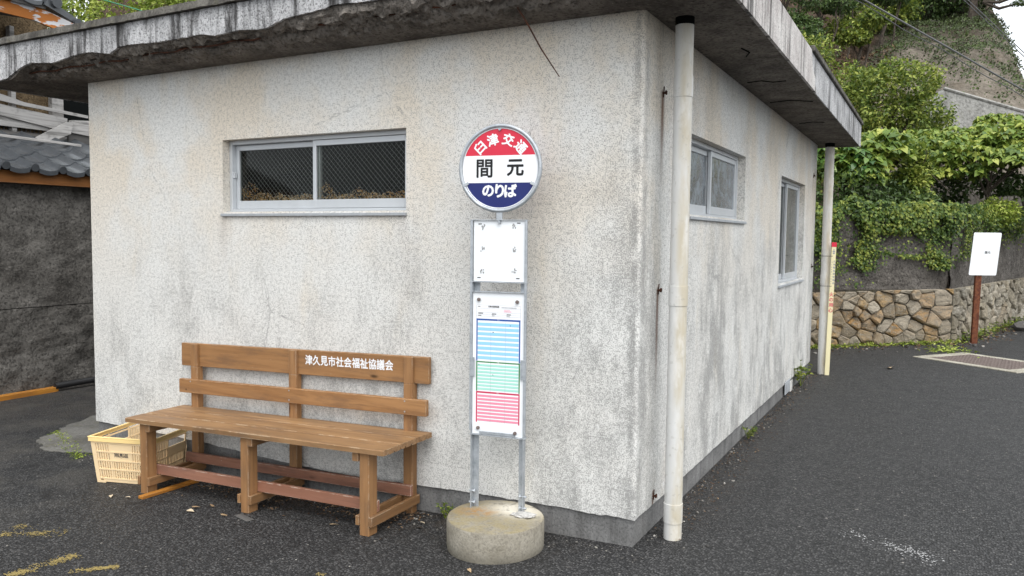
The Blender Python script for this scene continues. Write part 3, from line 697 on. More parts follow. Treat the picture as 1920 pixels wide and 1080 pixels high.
# dry leaves heaped behind the front window panes
def leaf_arrays(C, D, Nn, L, Wd, fold=.15, droop=.0):
    C, D, Nn = [np.asarray(a, float) for a in (C, D, Nn)]
    D = D / np.linalg.norm(D, axis=1, keepdims=True); Sd = np.cross(Nn, D); Sd /= np.linalg.norm(Sd, axis=1, keepdims=True) + 1e-9; Nn = np.cross(D, Sd)
    L = np.asarray(L)[:, None]; Wd = np.asarray(Wd)[:, None]
    p0 = C; p1 = C + D * L * .42 + Sd * Wd * .5 + Nn * L * fold; p2 = C + D * L - Nn * L * droop; p3 = C + D * L * .42 - Sd * Wd * .5 + Nn * L * fold
    V = np.stack([p0, p1, p2, p3], 1).reshape(-1, 3); k = np.arange(len(C)) * 4
    F = np.concatenate([np.stack([k, k + 1, k + 2], 1), np.stack([k, k + 2, k + 3], 1)], 0)
    return V, F
rg = np.random.default_rng(11)
def heap_profile(u): return 0.030 + 0.085 * math.exp(-((u - .12) / .10) ** 2) + .075 * math.exp(-((u - .80) / .05) ** 2) + .035 * abs(mn.noise(Vector((u * 9, 1, 1)))) + .03 * math.exp(-((u - 1.06) / .05) ** 2)
C = []
for i in range(1800):
    u = rg.uniform(.05, 1.42); hgt = heap_profile(u); C.append((AX0 + u, .083 + .012 * rg.random() + (.0 if u > .74 else .026), AZ0 + .074 + hgt * rg.random() ** 1.5))
C = np.array(C); n = len(C); V, F = leaf_arrays(C, rg.normal(size=(n, 3)), rg.normal(size=(n, 3)), rg.uniform(.006, .016, n), rg.uniform(.004, .009, n))
tag(link('dry_leaves', np_mesh('dry_leaves', V, F, leafy('dry_window_leaf', (.40, .17, .04), (.75, .45, .15), (.85, .80, .70), 'island', .8, .1))), 'brown dry leaf crumbs heaped behind the front window panes', 'leaves', kind='stuff')

# ------------------------------------------------------------------ bench
TH = 0.0151
bench = tag(empty('park_bench', (-3.2094, -0.0514, -0.0963), TH), 'long brown wooden bench with white lettering on its backrest against the wall', 'bench')
SL = 0.03
def sh(x, y, z): return (x, y, z + SL * x)
D, zs, ts, bl = 0.46, 0.478, 0.030, 2.013
XL = (0.101, 0.970, 1.8355); lw = 0.062; yf = -D + .027; yb = -0.036
pw = (D - .001) / 3
for i in range(3):
    y0 = -D + i * pw; y1 = y0 + pw - .006
    prof = [(y0, zs - ts + .002)]
    for q in (.28, .66):
        c = y0 + (y1 - y0) * q; prof += [(c - .005, zs - ts), (c - .004, zs - ts + .009), (c + .004, zs - ts + .009), (c + .005, zs - ts)]
    prof += [(y1, zs - ts), (y1, zs - .003), (y1 - .003, zs), (y0 + .003, zs), (y0, zs - .003)]
    a, e = 0.004 * rnd.random(), bl - .005 * rnd.random(); m = MB()
    m.prism(prof, lambda u, v, w: (w, u, v + .0012 * (i % 2)), a, e); m.xf(sh)
    o = m.build('seat_plank', MT['seatwood'], bench)
for x in XL:
    m = MB(); m.box((x + lw / 2, yf + .037, (zs - ts) / 2 - .004), (lw, .074, zs - ts + .006), None, .003); m.xf(sh); m.build('leg', MT['woodz'], bench)
    m = MB(); m.box((x + lw / 2, yb + .025, .373), (lw, .05, .754), None, .003); m.box((x + lw / 2, yb + .0095, .826), (lw, .019, .155), None, .003); m.xf(sh); m.build('back_post', MT['woodz'], bench)
    for s in (-1, 1):
        cx = x + lw / 2 + s * (lw / 2 + .0125)
        m = MB(); m.box((cx, (yf + yb) / 2 + .02, .079), (.023, yb - yf + .05, .052), None, .002); m.xf(sh); m.build('tie', MT['woody'], bench)
    cx = x + lw / 2 + (lw / 2 + .021)
    if x == XL[2]: cx = x - .021
    m = MB(); m.box((cx, (yf + yb) / 2, zs - ts - .026), (.04, yb - yf + .02, .048), None, .002); m.xf(sh); m.build('cleat', MT['woody'], bench)
m = MB(); m.box((.9935, yb + .032, .827), (2.006, .024, .154), None, .003); m.xf(sh); tb = m.build('back_board', MT['woodx'], bench)
m = MB(); m.box((1.015, yb - .0145, .622), (1.99, .028, .092), None, .003); m.xf(sh); m.build('back_board', MT['woodx'], bench)
m = MB(); m.box((.975, yf + .074 + .0125, .139), (1.84, .023, .062), None, .002); m.xf(sh); m.build('stretcher', MT['redwood'], bench)
m = MB(); m.box((.985, yb - .0125, .139), (1.84, .023, .062), None, .002); m.xf(sh); m.build('stretcher', MT['redwood'], bench)
for (x, z) in ((XL[0] - .012, .600), (XL[0] + .03, .655), (XL[1] + .03, .655), (XL[1] + .03, .595), (XL[2] + .03, .655), (XL[2] + .03, .595)):
    m = MB(); m.tube([(x, yb - .028, z), (x, yb - .0305, z)], .0045, 8); m.xf(sh); m.build('screw', MT['galv'] if x != XL[0] - .012 else MT['rust'], bench)
# lettering: eleven characters on the right half of the top board
tx = TextMB()
# photo: spans local x about 1.095 .. 1.735
ch = '津久見市社会福祉協議会'
for i, c in enumerate(ch):
    x = 1.118 + i * (1.722 - 1.118) / 10
    tx.add(c, .064, lambda u, v, d=0: (u, yb + .0192 - d, v + SL * u), .0014, 0, x, .845, 0.93)
tx.build('lettering', MT['white'], tb)

# ------------------------------------------------------------------ crate
cr_ = tag(empty('plastic_crate', (-3.575, -0.455, gz(-3.45) - .002), R(17)), 'pale orange plastic slatted crate half under the left end of the bench', 'crate')
Wc, Dc, Hc, tap = 0.40, 0.50, 0.315, 0.028
def cw(side):
    """wall map: u 0..1 along, v 0..1 up, d outward offset in metres"""
    def f(u, v, d):
        o = tap * v
        if side == 'f': return (-o + u * (Wc + 2 * o), -o - d, v * Hc)
        if side == 'b': return (-o + u * (Wc + 2 * o), Dc + o + d, v * Hc)
        if side == 'l': return (-o - d, -o + u * (Dc + 2 * o), v * Hc)
        return (Wc + o + d, -o + u * (Dc + 2 * o), v * Hc)
    return f
def bar(m, f, u0, u1, v0, v1, d0=-.004, d1=0.0):
    A = [f(u0, v0, d0), f(u1, v0, d0), f(u1, v1, d0), f(u0, v1, d0)]; B = [f(u0, v0, d1), f(u1, v0, d1), f(u1, v1, d1), f(u0, v1, d1)]
    va = [m.bm.verts.new(p) for p in A]; vb = [m.bm.verts.new(p) for p in B]
    m.bm.faces.new(va); m.bm.faces.new(list(reversed(vb)))
    for k in range(4): m.bm.faces.new((va[k], vb[k], vb[(k + 1) % 4], va[(k + 1) % 4]))
for side in 'fblr':
    f = cw(side); m = MB(); long_ = side in 'lr'; q = (Dc if long_ else Wc)
    rowsv = [.085, .285, .475, .665, .855]
    for a in (.0, .93): bar(m, f, a, a + .07, .0, .90, -.004, .003)
    panel = (.32, .66)
    for u in (panel[0] - .02, panel[1]): bar(m, f, u, u + .02, .085, .90, -.0045, .002)
    for v in rowsv: bar(m, f, .07, .93, v, v + .028, -.0042, .004)
    bar(m, f, .12, .88, .02, .085, -.004, .001)
    bar(m, f, .03, .16, .0, .05, -.0041, .004); bar(m, f, .84, .97, .0, .05, -.0041, .004)
    if long_:
        # grip slot above a plain panel
        bar(m, f, panel[0], panel[1], .475, .69, -.0035, .0005)
    else:
        bar(m, f, panel[0], panel[1], .475, .86, -.0035, .0012)
    ns = int(q / .0185)
    for i in range(ns):
        u = .07 + .86 * (i + .5) / ns; du = .0046 / q
        for k in range(4):
            v0, v1 = rowsv[k] + .028, rowsv[k + 1]
            if panel[0] - .01 < u < panel[1] + .01 and k >= 2: continue
            bar(m, f, u - du, u + du, v0, v1, -.0035, .0005)
    w_ = m.build('crate_wall', MT['crate'], cr_)
    if side == 'f':
        tx = TextMB(); fn = lambda u, v, d=0: f(u / Wc, v / Hc, .0018 + d)
        tx.add('無', .036, fn, .0006, 0, .164, .197); tx.add('温', .036, fn, .0006, 0, .226, .197); tx.add('農', .026, fn, .0004, 0, .195, .197)
        for k in range(24):
            a0, a1 = 2 * math.pi * k / 24, 2 * math.pi * (k + 1) / 24; n0 = len(tx.V)
            for (r, a) in ((.017, a0), (.017, a1), (.0195, a1), (.0195, a0)): tx.V.append(fn(.195 + r * math.cos(a), .197 + r * math.sin(a)))
            tx.F.append((n0, n0 + 1, n0 + 2, n0 + 3))
        tx.build('stamped_mark', MT['ink'], w_)
m = MB(); o = tap
for (v0, v1, e0, mi) in ((.90, 1.0, .012, 0),):
    for (x0, x1, y0, y1) in ((-o - e0, Wc + o + e0, -o - e0, -o + .004), (-o - e0, Wc + o + e0, Dc + o - .004, Dc + o + e0), (-o - e0, -o + .004, -o + .004, Dc + o - .004), (Wc + o - .004, Wc + o + e0, -o + .004, Dc + o - .004)):
        m.b2(x0, x1, y0, y1, Hc * v1 - .008, Hc * v1, .002)
        xa, xb, ya, yb_ = x0 + .006, x1 - .006, y0 + .006, y1 - .006
        if xb - xa > .1: m.b2(xa, xb, (y0 if y0 < 0 else y1 - .006) + .001, (y0 + .006 if y0 < 0 else y1) - .001, Hc * v0, Hc * v1 - .008)
        else: m.b2((x0 if x0 < 0 else x1 - .006) + .001, (x0 + .006 if x0 < 0 else x1) - .001, ya, yb_, Hc * v0, Hc * v1 - .008)
m.build('crate_rim', MT['crate_y'], cr_)
m = MB()
for i in range(9): m.b2(.004 + i * .046, .020 + i * .046, .004, Dc - .004, .014, .020)
for i in range(10): m.b2(.004, Wc - .004, .006 + i * .052, .022 + i * .052, .0205, .026)
m.build('crate_floor', MT['crate'], cr_)

# stick under the bench
def plank(name, p0, p1, w, t, m, label, cat, group=None, bev=.002):
    p0, p1 = Vector(p0), Vector(p1); d = p1 - p0; L = d.length
    b_ = MB(); b_.box((0, L / 2, 0), (w, L, t), None, bev); me = b_.mesh(name, m)
    o = link(name, me); o.location = p0
    o.rotation_euler = d.to_track_quat('Y', 'Z').to_euler(); return tag(o, label, cat, group)
plank('wooden_stick', (-2.985, -.572, gz(-2.985) + .010), (-2.965, .0 - .06, gz(-2.965) + .010), .045, .018, MT['orange'], 'thin orange wooden stick lying on the asphalt by the bench\'s left legs', 'stick')
plank('wooden_plank', (-2.20, -.52, gz(-2.2) + .004), (-2.06, -.56, gz(-2.06) + .004), .045, .006, MT['darkwood'], 'dark flat wood scrap under the bench\'s middle front leg', 'wood scrap')

# ------------------------------------------------------------------ bus stop sign
BA = math.atan2(.158, .987)
bs = tag(empty('bus_stop_sign', (-0.812, -0.239, 0.0), BA), 'bus stop sign with round red white and blue disc on a concrete drum', 'bus stop sign')
# local: x along the frame, y away from viewer, z up
DX, DY = .160, -.055
m = MB(); dr = .247; zt = .136
m.lathe([(dr - .006, gz(-.64) - .02), (dr, .0), (dr + .001, zt - .012), (dr - .004, zt - .003), (dr - .012, zt), (dr * .6, zt + .004), (.0001, zt + .005)], (DX, DY, 0), 56)
for v in m.bm.verts:
    v.co += Vector((mn.noise(v.co * 8), mn.noise(v.co * 8 + Vector((5, 0, 0))), 0)) * .004
drum = m.build('base', MT['drum'], bs, True)
for (x, s) in ((0.0, 1), (0.284, -1)):
    m = MB(); z0, z1 = zt + .002, 1.632
    m.b2(x - .002, x + .002, -.002, .036, z0, z1, .0006)                     # flange seen edge-on
    m.b2(x + (.002 if s > 0 else -.032), x + (.032 if s > 0 else -.002), .0325, .036, z0, .54, .0006)
    m.b2(x + (.002 if s > 0 else -.032), x + (.032 if s > 0 else -.002), .0325, .036, 1.245, 1.34, .0006)
    m.b2(x - (.010 if s > 0 else -.002), x + (-.002 if s > 0 else .010), -.0025, .002, .55, z1, .0006)
    m.build('post', MT['galv'], bs)
    for z in (.165, .225):
        k = MB(); k.tube([(x - .014, .018, z), (x + .016, .018, z)], .0055, 6); k.tube([(x + .012 * s, .018, z), (x + .020 * s, .018, z)], .010, 6); k.build('bolt', MT['galv'], bs)
for (z, nm) in ((1.632, 'crossbar'), (1.318, 'crossbar'), (1.268, 'crossbar'), (.528, 'crossbar')):
    k = MB(); k.b2(-.010, .294, -.003, .034, z - .002, z + .002, .0005); k.build(nm, MT['galv'], bs)
# blank upper board
ub = MB(); ub.b2(.006, .279, .006, .009, 1.322, 1.628, .0005); ub = ub.build('notice_board', MT['whiteboard'], bs)
def scrap(m, cx, cz, w, h, y, seed, n=7):
    rr = random.Random(seed)
    for i in range(n):
        a = cx + rr.uniform(-w, w) * .5; c = cz + rr.uniform(-h, h) * .5; p, q = rr.uniform(.15, .4) * w, rr.uniform(.2, .5) * h
        m.face([(a, y - i * .00004, c), (a + p, y - i * .00004, c), (a + p, y - i * .00004, c + q), (a, y - i * .00004, c + q)])
for i, (px, pz) in enumerate(((.052, 1.59), (.222, 1.600), (.052, 1.482), (.222, 1.482), (.050, 1.370), (.222, 1.374))): tr = MB(); scrap(tr, px, pz, .020, .022, .0052, i); tr.build('tape_residue', MT['tape'], ub)
for (px, pz) in ((.040, 1.612), (.247, 1.617), (.036, 1.340), (.245, 1.340)):
    sl2 = MB(); sl2.b2(px - .009, px + .009, .0046, .0058, pz - .002, pz + .002); sl2.build('slot', MT['black'], ub)
# timetable board
bd = MB(); bd.b2(.004, .281, .006, .009, .532, 1.264, .0005); bd = bd.build('timetable_board', MT['whiteboard'], bs)
sh_ = MB(); Y0 = .0052
mats = [MT['paper'], MT['pblue'], MT['plb'], MT['pgr'], MT['plg'], MT['pred'], MT['ppk'], MT['pgrey'], MT['black']]
def rect(x0, x1, z0, z1, mi, lay):
    sh_.mi = mi; sh_.face([(x0, Y0 - lay * .00012, z0), (x1, Y0 - lay * .00012, z0), (x1, Y0 - lay * .00012, z1), (x0, Y0 - lay * .00012, z1)])
rect(.016, .270, .552, 1.212, 0, 0)
PX0, PX1 = .024, .262
def section(z0, z1, mc, ml, nrow, bar):
    rect(PX0, PX1, z1 - bar, z1, mc, 1); rect(PX0, PX0 + .007, z0, z1 - bar, mc, 1); rect(PX1 - .007, PX1, z0, z1 - bar, mc, 1)
    h = (z1 - bar - z0) / (2 * nrow + 1)
    for i in range(nrow):
        a = z0 + h * (2 * i + .8); rect(PX0 + .008, PX1 - .008, a, a + h * 1.25, ml, 1)
        rect(PX0 + .008, PX1 - .008, a - .0004, a + .0004, 7, 2)
    for q in (1 / 3, 2 / 3):
        x = PX0 + (PX1 - PX0) * q; rect(x - .0004, x + .0004, z0, z1 - bar, 7, 3)
section(.912, 1.130, 1, 2, 8, .009); section(.756, .911, 3, 4, 8, .007); section(.594, .755, 5, 6, 8, .009)
for z in (1.200, 1.183, 1.163, 1.152, 1.143): rect(PX0, PX1, z - .0005, z + .0005, 7, 1)
for x in (PX0, PX1): rect(x - .0005, x + .0005, 1.130, 1.200, 7, 1)
for (x0, x1, z, hgt, mi) in ((.034, .060, 1.158, .006, 8), (.108, .132, 1.156, .006, 8), (.188, .210, 1.155, .006, 8), (.034, .050, 1.146, .004, 8), (.108, .124, 1.147, .003, 8), (.188, .206, 1.146, .003, 8), (.172, .214, 1.170, .005, 6), (.172, .206, 1.177, .003, 6), (.032, .046, 1.192, .004, 8), (.160, .240, 1.190, .005, 7)):
    rr = random.Random(int(x0 * 1000)); x = x0
    while x < x1:
        w = rr.uniform(.001, .003); rect(x, min(x + w, x1), z - hgt / 2, z + hgt / 2, mi, 4); x += w + .001
rect(.113, .119, 1.06, 1.064, 8, 4); rect(.205, .211, 1.098, 1.101, 8, 4); rect(.036, .042, .893, .896, 8, 4); rect(.113, .119, .842, .845, 8, 4)
sheet = sh_.build('timetable_sheet', mats, bd)
for (c, z) in (('平日', 1.1255), ('土曜', .9075), ('日祝', .7505)):
    tx = TextMB(); tx.add(c, .0065, lambda u, v, d=0: (u, Y0 - .0008 - d, v), .0, 0, .143, z); tx.build('heading', MT['white'], bd)
tx = TextMB(); tx.add('臼津交通時刻表', .0085, lambda u, v, d=0: (u, Y0 - .0008 - d, v), .0003, 0, .118, 1.1925); tx.build('heading', MT['black'], bd)
for (x, z) in ((.038, 1.228), (.245, 1.222), (.038, .565), (.240, .553)):
    k = MB(); k.tube([(x, .004, z), (x, -.004, z)], .009, 14); k.tube([(x, -.004, z), (x, -.007, z)], .005, 8); k.build('fastener', MT['dirtcone'], bd)
k = MB(); k.b2(.045, .240, .0018, .0055, .534, .548, .0004); k.build('lower_clip', MT['galv'], bd)
for x in (.006, .279):
    k = MB(); k.b2(x - .012, x + .012, -.0042, -.0030, .83, .93, .0003); k.build('side_clip', MT['galv'], bd)
# disc
ZC, XC, RD = 1.890, .146, .2005
k = MB()
zr, zb_ = ZC + .064, ZC - .072
def dpoly(za, zb2):
    pts = []
    a0 = math.asin(max(-1, min(1, (za - ZC) / RD))); a1 = math.asin(max(-1, min(1, (zb2 - ZC) / RD)))
    for i in range(25): a = a0 + (a1 - a0) * i / 24; pts.append((XC + RD * math.cos(a), ZC + RD * math.sin(a)))
    for i in range(25): a = math.pi - a1 + (a1 - a0) * i / 24; pts.append((XC + RD * math.cos(a), ZC + RD * math.sin(a)))
    out = []
    for p in pts:
        if not out or (abs(p[0] - out[-1][0]) + abs(p[1] - out[-1][1])) > 1e-5: out.append(p)
    if abs(out[0][0] - out[-1][0]) + abs(out[0][1] - out[-1][1]) < 1e-5: out.pop()
    return out
for mi, (za, zb2) in enumerate(((zr, ZC + RD), (zb_, zr), (ZC - RD, zb_))):
    k.mi = mi; k.prism(dpoly(za, zb2), lambda u, v, w: (u, w, v), -.001, .003)
disc = k.build('disc', [MT['red'], MT['white'], MT['blue']], bs)
ring = MB(); pts = [(XC + (RD + .0105) * math.cos(2 * math.pi * i / 64), .0, ZC + (RD + .0105) * math.sin(2 * math.pi * i / 64)) for i in range(65)]
ring.tube(pts, .0105, 10, False); ring.build('rim', MT['galv'], disc, True)
ring = MB(); pts = [(XC + (RD - .002) * math.cos(2 * math.pi * i / 64), -.002, ZC + (RD - .002) * math.sin(2 * math.pi * i / 64)) for i in range(65)]
ring.tube(pts, .0022, 6, False); ring.build('edge_line', MT['white'], disc, True)
k = MB(); k.b2(XC - .016, XC + .016, -.004, .004, 1.630, ZC - RD - .016, .001); k.build('stem', MT['galv'], disc)
k = MB(); k.tube([(XC, -.001, ZC + RD - .008), (XC, -.012, ZC + RD - .008)], .007, 8); k.build('bolt', MT['galv'], disc)
k = MB(); k.tube([(XC, .03, 1.622), (XC, -.008, 1.622)], .008, 8); k.build('bolt', MT['galv'], disc)
for a in (R(-24), R(204)):
    ux, uz = math.cos(a), math.sin(a)
    k = MB(); Mx = Matrix.Translation((XC + ux * (RD - .002), -.010, ZC + uz * (RD - .002))) @ Matrix.Rotation(-a, 4, 'Y'); k.box((0, 0, 0), (.036, .002, .014), None, .0005)
    for v in k.bm.verts: v.co = Mx @ v.co
    k.build('clip', MT['galv'], disc)
fn = lambda u, v, d=0: (u, -.0018 - d, v)
tx = TextMB()
for c, a in zip('臼津交通', (R(135), R(105), R(73), R(43))):
    tx.add(c, .062, fn, .0019, a - math.pi / 2, XC + .150 * math.cos(a), ZC + .008 + .138 * math.sin(a))
tx.build('company_lettering', MT['white'], disc)
tx = TextMB(); tx.add('間', .100, fn, .0020, 0, XC - .082, ZC + .0); tx.build('stop_name', MT['black'], disc); tx = TextMB(); tx.add('元', .092, fn, .0028, 0, XC + .082, ZC + .002); tx.build('stop_name', MT['black'], disc)
tx = TextMB()
for c, x in zip('のりば', (-.058, .004, .062)): tx.add(c, .070 if c != 'り' else .074, fn, .0028, 0, XC + x - .004, ZC - .112)
tx.build('platform_lettering', MT['white'], disc)
# lump of metal foil at the right foot
k = MB(); k.ball((.30, -.03, zt + .012), .055, 3, .55, 4, (1.0, .55, .26)); k.build('mortar_lump', MT['putty'], bs)

# ------------------------------------------------------------------ cream strip strapped to the far pipe
ps = tag(empty('fire_warning_strip', (0.222, 5.905, gz(.222)), R(-28 + 55)), 'narrow cream warning strip with red top tied to the far downpipe', 'sign')
k = MB(); k.prism([(-.024, .0), (.026, .0), (.026, 1.515), (-.024, 1.515), (-.024, .13)], lambda u, v, w: (u + .03 * (v - .7) / 1.5, w, v), -.006, .006); st = k.build('board', MT['yellow'], ps)
k = MB(); k.b2(-.010, .044, -.0075, .0075, 1.465, 1.516); k.build('red_cap', MT['red'], ps)
for z in (1.36, 1.02):
    k = MB(); pts = [(-.055 + .075 * math.cos(2 * math.pi * i / 20) + .02, .045 + .058 * math.sin(2 * math.pi * i / 20), z) for i in range(21)]; k.tube(pts, .003, 5, False); k.build('wire_tie', MT['black'], ps)
fn = lambda u, v, d=0: (u + .03 * (v - .7) / 1.5, -.0068 - d, v)
tx = TextMB()
for i, c in enumerate('火の用心'): tx.add(c, .052, fn, .0012, 0, 0, .925 - i * .060)
tx.build('lettering', MT['pred'], ps)
tx = TextMB()
for i, c in enumerate('九州電気保安協会'): tx.add(c, .026, fn, .0008, 0, .013, 1.30 - i * .035)
for i, c in enumerate('でんきは正しく安全に'): tx.add(c, .016, fn, .0004, 0, -.014, 1.29 - i * .027)
tx.rect(-.010, .012, 1.385, 1.400, fn).rect(-.012, .014, 1.405, 1.420, fn).rect(-.008, .010, 1.425, 1.435, fn)
tx.build('small_lettering', MT['pgrey'], ps)
# ------------------------------------------------------------------ left: rough concrete wall with a derelict tiled house on it
WX = -7.35
def rough_sheet(name, m, p0, du, dv, nu, nv, amp, freq, seed, parent=None, depth=None):
    """panel from p0 spanned by du (across) and dv (up), bumped along its normal, with a solid back"""
    p0, du, dv = Vector(p0), Vector(du), Vector(dv); nn = du.cross(dv).normalized(); V = []
    for j in range(nv + 1):
        for i in range(nu + 1):
            q = p0 + du * (i / nu) + dv * (j / nv); h = amp * mn.fractal(q * freq + Vector((seed, 0, 0)), .7, 2.1, 5)
            V.append(q + nn * h)
    F = [(j * (nu + 1) + i, j * (nu + 1) + i + 1, (j + 1) * (nu + 1) + i + 1, (j + 1) * (nu + 1) + i) for j in range(nv) for i in range(nu)]
    if depth:
        k = len(V); c = [p0 - nn * depth, p0 + du - nn * depth, p0 + du + dv - nn * depth, p0 + dv - nn * depth]
        V += c
        a, b_, c_, d_ = 0, nu, nv * (nu + 1) + nu, nv * (nu + 1)
        F += [(k, k + 3, k + 2, k + 1), (a, b_, k + 1, k), (b_, c_, k + 2, k + 1), (c_, d_, k + 3, k + 2), (d_, a, k, k + 3)]
        F = [f if len(f) == 4 else f for f in F]
    return link(name, np_mesh(name, [tuple(v) for v in V], F, m, False), parent)
lw_ = tag(empty('retaining_wall', (0, 0, 0)), 'dark rough concrete wall under the tiled eave across the alley', 'wall')
rough_sheet('wall_lift', MT['darkwall'], (WX, -5, -0.4), (0, 9.5, 0), (0, 0, 1.125), 300, 60, .028, 3.0, 1, lw_, .5)
rough_sheet('wall_lift', MT['darkwall'], (WX - .012, -5, .732), (0, 9.5, 0), (0, 0, 1.318), 300, 60, .022, 3.4, 5, lw_, .5)
plank('wooden_plank', (WX + .07, -1.2, gz(WX) + .028), (WX + .06, 1.55, gz(WX) + .028), .09, .05, MT['orange'], 'long orange timber lying at the foot of the dark concrete wall', 'timber')
b = MB(); b.tube([(WX + .09, 1.52, gz(WX) + .065), (WX + .11, 2.6, gz(WX) + .075)], .035, 10); tag(b.build('drain_pipe', MT['blackpipe'], None, True), 'short black pipe lying on the orange timber by the dark wall', 'pipe')
house = tag(empty('derelict_house', (-8.4, 1.5, 2.05)), 'derelict wooden house with grey roof tiles and orange eave boards', 'house')
house.location = (0, 0, 0)
b = MB(); b.b2(-7.30, -7.25, -5, 4.6, 2.055, 2.185, .004); b.build('eave_board', MT['fasciaor'], house)
b = MB(); b.b2(-8.6, -7.30, -5, 4.6, 2.052, 2.09); b.build('eave_soffit', MT['darkwood'], house)
# roof deck + tiles
sl = .41; 
def rz_(x): return 2.205 + (-7.2 - x) * sl
b = MB(); b.prism([(-7.31, 2.095), (-8.62, 2.095), (-8.62, rz_(-8.62) - .02), (-7.31, rz_(-7.31) - .02)], lambda u, v, w: (u, w, v), -5, 4.6); b.build('roof_deck', MT['darkwood'], house)
TWD, TLN = .302, .262
def tile_mesh(eave):
    m = MB(); nu = 12; th = .018; ca = math.cos(math.atan(sl))
    def prof(t):     # across: low trough then a raised roll
        if t < .70: return -.022 * math.sin(math.pi * t / .70)
        return .034 * math.sin(math.pi * (t - .70) / .30)
    L = TLN * 1.18
    rows = []
    for (s, dz) in ((0, .020), (.5, .012), (1.0, .004)):
        rows.append([(-s * L * ca, (i / nu) * TWD, s * L * ca * sl + prof(i / nu) + dz) for i in range(nu + 1)])
    m.loft(rows)
    low = [(x, y, z - (th if not eave else .018)) for (x, y, z) in rows[0]]
    if eave: low = [(x, y, z - (.048 if i / nu < .74 else .0)) for i, (x, y, z) in enumerate(rows[0])]
    m.loft([low, rows[0]])
    if eave:
        c = (.006, TWD * .85, .026)
        m.tube([(c[0] + .010, c[1], c[2] - .008), (c[0] - .03, c[1], c[2])], .042, 14)
    return m.mesh('roof_tile', MT['tile'], True)
te, tn = tile_mesh(True), tile_mesh(False)
for j in range(16):
    for i in range(5):
        x = -7.19 - i * TLN * .925; y = -1.65 + j * TWD + .0 * i
        o = link('roof_tile', te if i == 0 else tn, house, (x + rnd.uniform(-.006, .006), y + rnd.uniform(-.004, .004), rz_(x) + rnd.uniform(0, .006)))
        o.rotation_euler = (rnd.uniform(-.02, .02), rnd.uniform(-.015, .015), rnd.uniform(-.015, .015))
# house wall above the lean-to
b = MB(); b.b2(-8.75, -8.66, -4, 2.40, 2.4, 4.22); b.build('mud_wall', MT['mud'], house)
b = MB(); b.b2(-9.6, -9.5, 2.3, 5, 2.4, 4.0); b.build('dark_room', MT['void'], house)
for (y, w) in ((1.92, .055), (2.46, .15), (-.2, .1), (-1.6, .1), (3.2, .1)):
    b = MB(); b.b2(-8.66, -8.58, y - w / 2, y + w / 2, 2.45, 4.0, .004); b.build('post', MT['greywood'], house)
b = MB()
for i in range(26): y = 1.2 + i * .052; b.b2(-8.655, -8.64, y, y + .012, 2.55, 2.86 + .03 * math.sin(i * 2.3))
b.build('lath', MT['darkwood'], house)
b = MB(); b.b2(-8.63, -8.57, -3, 2.9, 2.60, 2.72, .004); b.build('sill_beam', MT['darkwood'], house)
def board(pts, x, th, name, m, label=None):
    k = MB(); k.prism([(y, z) for y, z in pts], lambda u, v, w: (w, u, v), x - th, x)
    return k
bd_ = [
    ([(.9, 3.12), (1.72, 3.085), (1.99, 3.06), (2.81, 3.022), (2.81, 3.055), (2.0, 3.105), (1.72, 3.165), (.9, 3.24)], -8.50, .03, 'upper slipping grey plank, long and thin, on the derelict house'),
    ([(.9, 2.93), (1.71, 2.92), (2.36, 2.838), (2.54, 2.858), (2.545, 2.985), (1.713, 3.05), (.9, 3.08)], -8.525, .03, 'wide knotted grey plank slanting down across the mud wall'),
    ([(.9, 2.79), (1.708, 2.80), (2.40, 2.805), (2.30, 2.87), (1.711, 2.925), (.9, 2.94)], -8.555, .03, 'lower grey plank wedged under the wide knotted plank'),
    ([(1.86, 2.59), (1.97, 2.545), (2.43, 2.765), (2.475, 2.92), (2.38, 2.905)], -8.28, .035, 'broken grey board leaning up steeply from the tiled roof'),
    ([(2.475, 2.79), (2.75, 2.77), (2.75, 2.97), (2.47, 2.945)], -8.33, .05, 'short grey board end with round growth rings beside the corner'),
]
for pts, x, th, lb in bd_:
    k = MB(); k.prism(pts, lambda u, v, w: (w, u, v), x - th, x)
    tag(k.build('broken_plank', MT['greywood']), lb, 'plank', 'loose planks on the derelict roof')
plank('roof_stick', (-8.06, 1.05, rz_(-8.06) + .075), (-7.98, 2.36, rz_(-7.98) + .075), .03, .03, MT['greywood'], 'long thin grey stick lying across the roof tiles', 'stick')
b = MB(); b.b2(-8.45, -8.33, 1.0, 3.2, 2.58, 2.66, .004); b.build('flashing', MT['darkwood'], house)
b = MB(); b.b2(-8.40, -8.36, 2.45, 3.1, 2.66, 2.80, .004); b.build('rotten_board', MT['darkwood'], house)
# upper roof corner
b = MB(); b.prism([(-.5, 3.955), (1.78, 3.957), (1.80, 4.125), (-.5, 4.07)], lambda u, v, w: (w, u, v), -7.93, -7.90); b.build('upper_eave_board', MT['peel'], house)
b = MB(); P = [(-7.898, 1.78, 3.957), (-7.898, 1.80, 4.125), (-7.80, 2.24, 3.99), (-7.80, 2.10, 3.86)]
b.loft([[P[0], P[3]], [P[1], P[2]]]); b.loft([[(p[0] - .03, p[1], p[2]) for p in (P[0], P[3])], [(p[0] - .03, p[1], p[2]) for p in (P[1], P[2])]]); b.loft([[P[0], P[3]], [(P[0][0] - .03, P[0][1], P[0][2]), (P[3][0] - .03, P[3][1], P[3][2])]]); b.build('verge_board', MT['peel'], house)
b = MB(); b.prism([(-7.92, 3.96), (-10.5, 4.5), (-10.5, 4.56), (-7.92, 4.02)], lambda u, v, w: (u, w, v), -2, 1.77); b.build('upper_soffit', MT['darkwood'], house)
for k in range(7):
    y = -1.6 + k * .5; b = MB(); b.box((-8.6, y, 4.04), (1.3, .06, .08), Matrix.Rotation(R(12), 4, 'Y'), .003); b.build('rafter', MT['darkwood'], house)
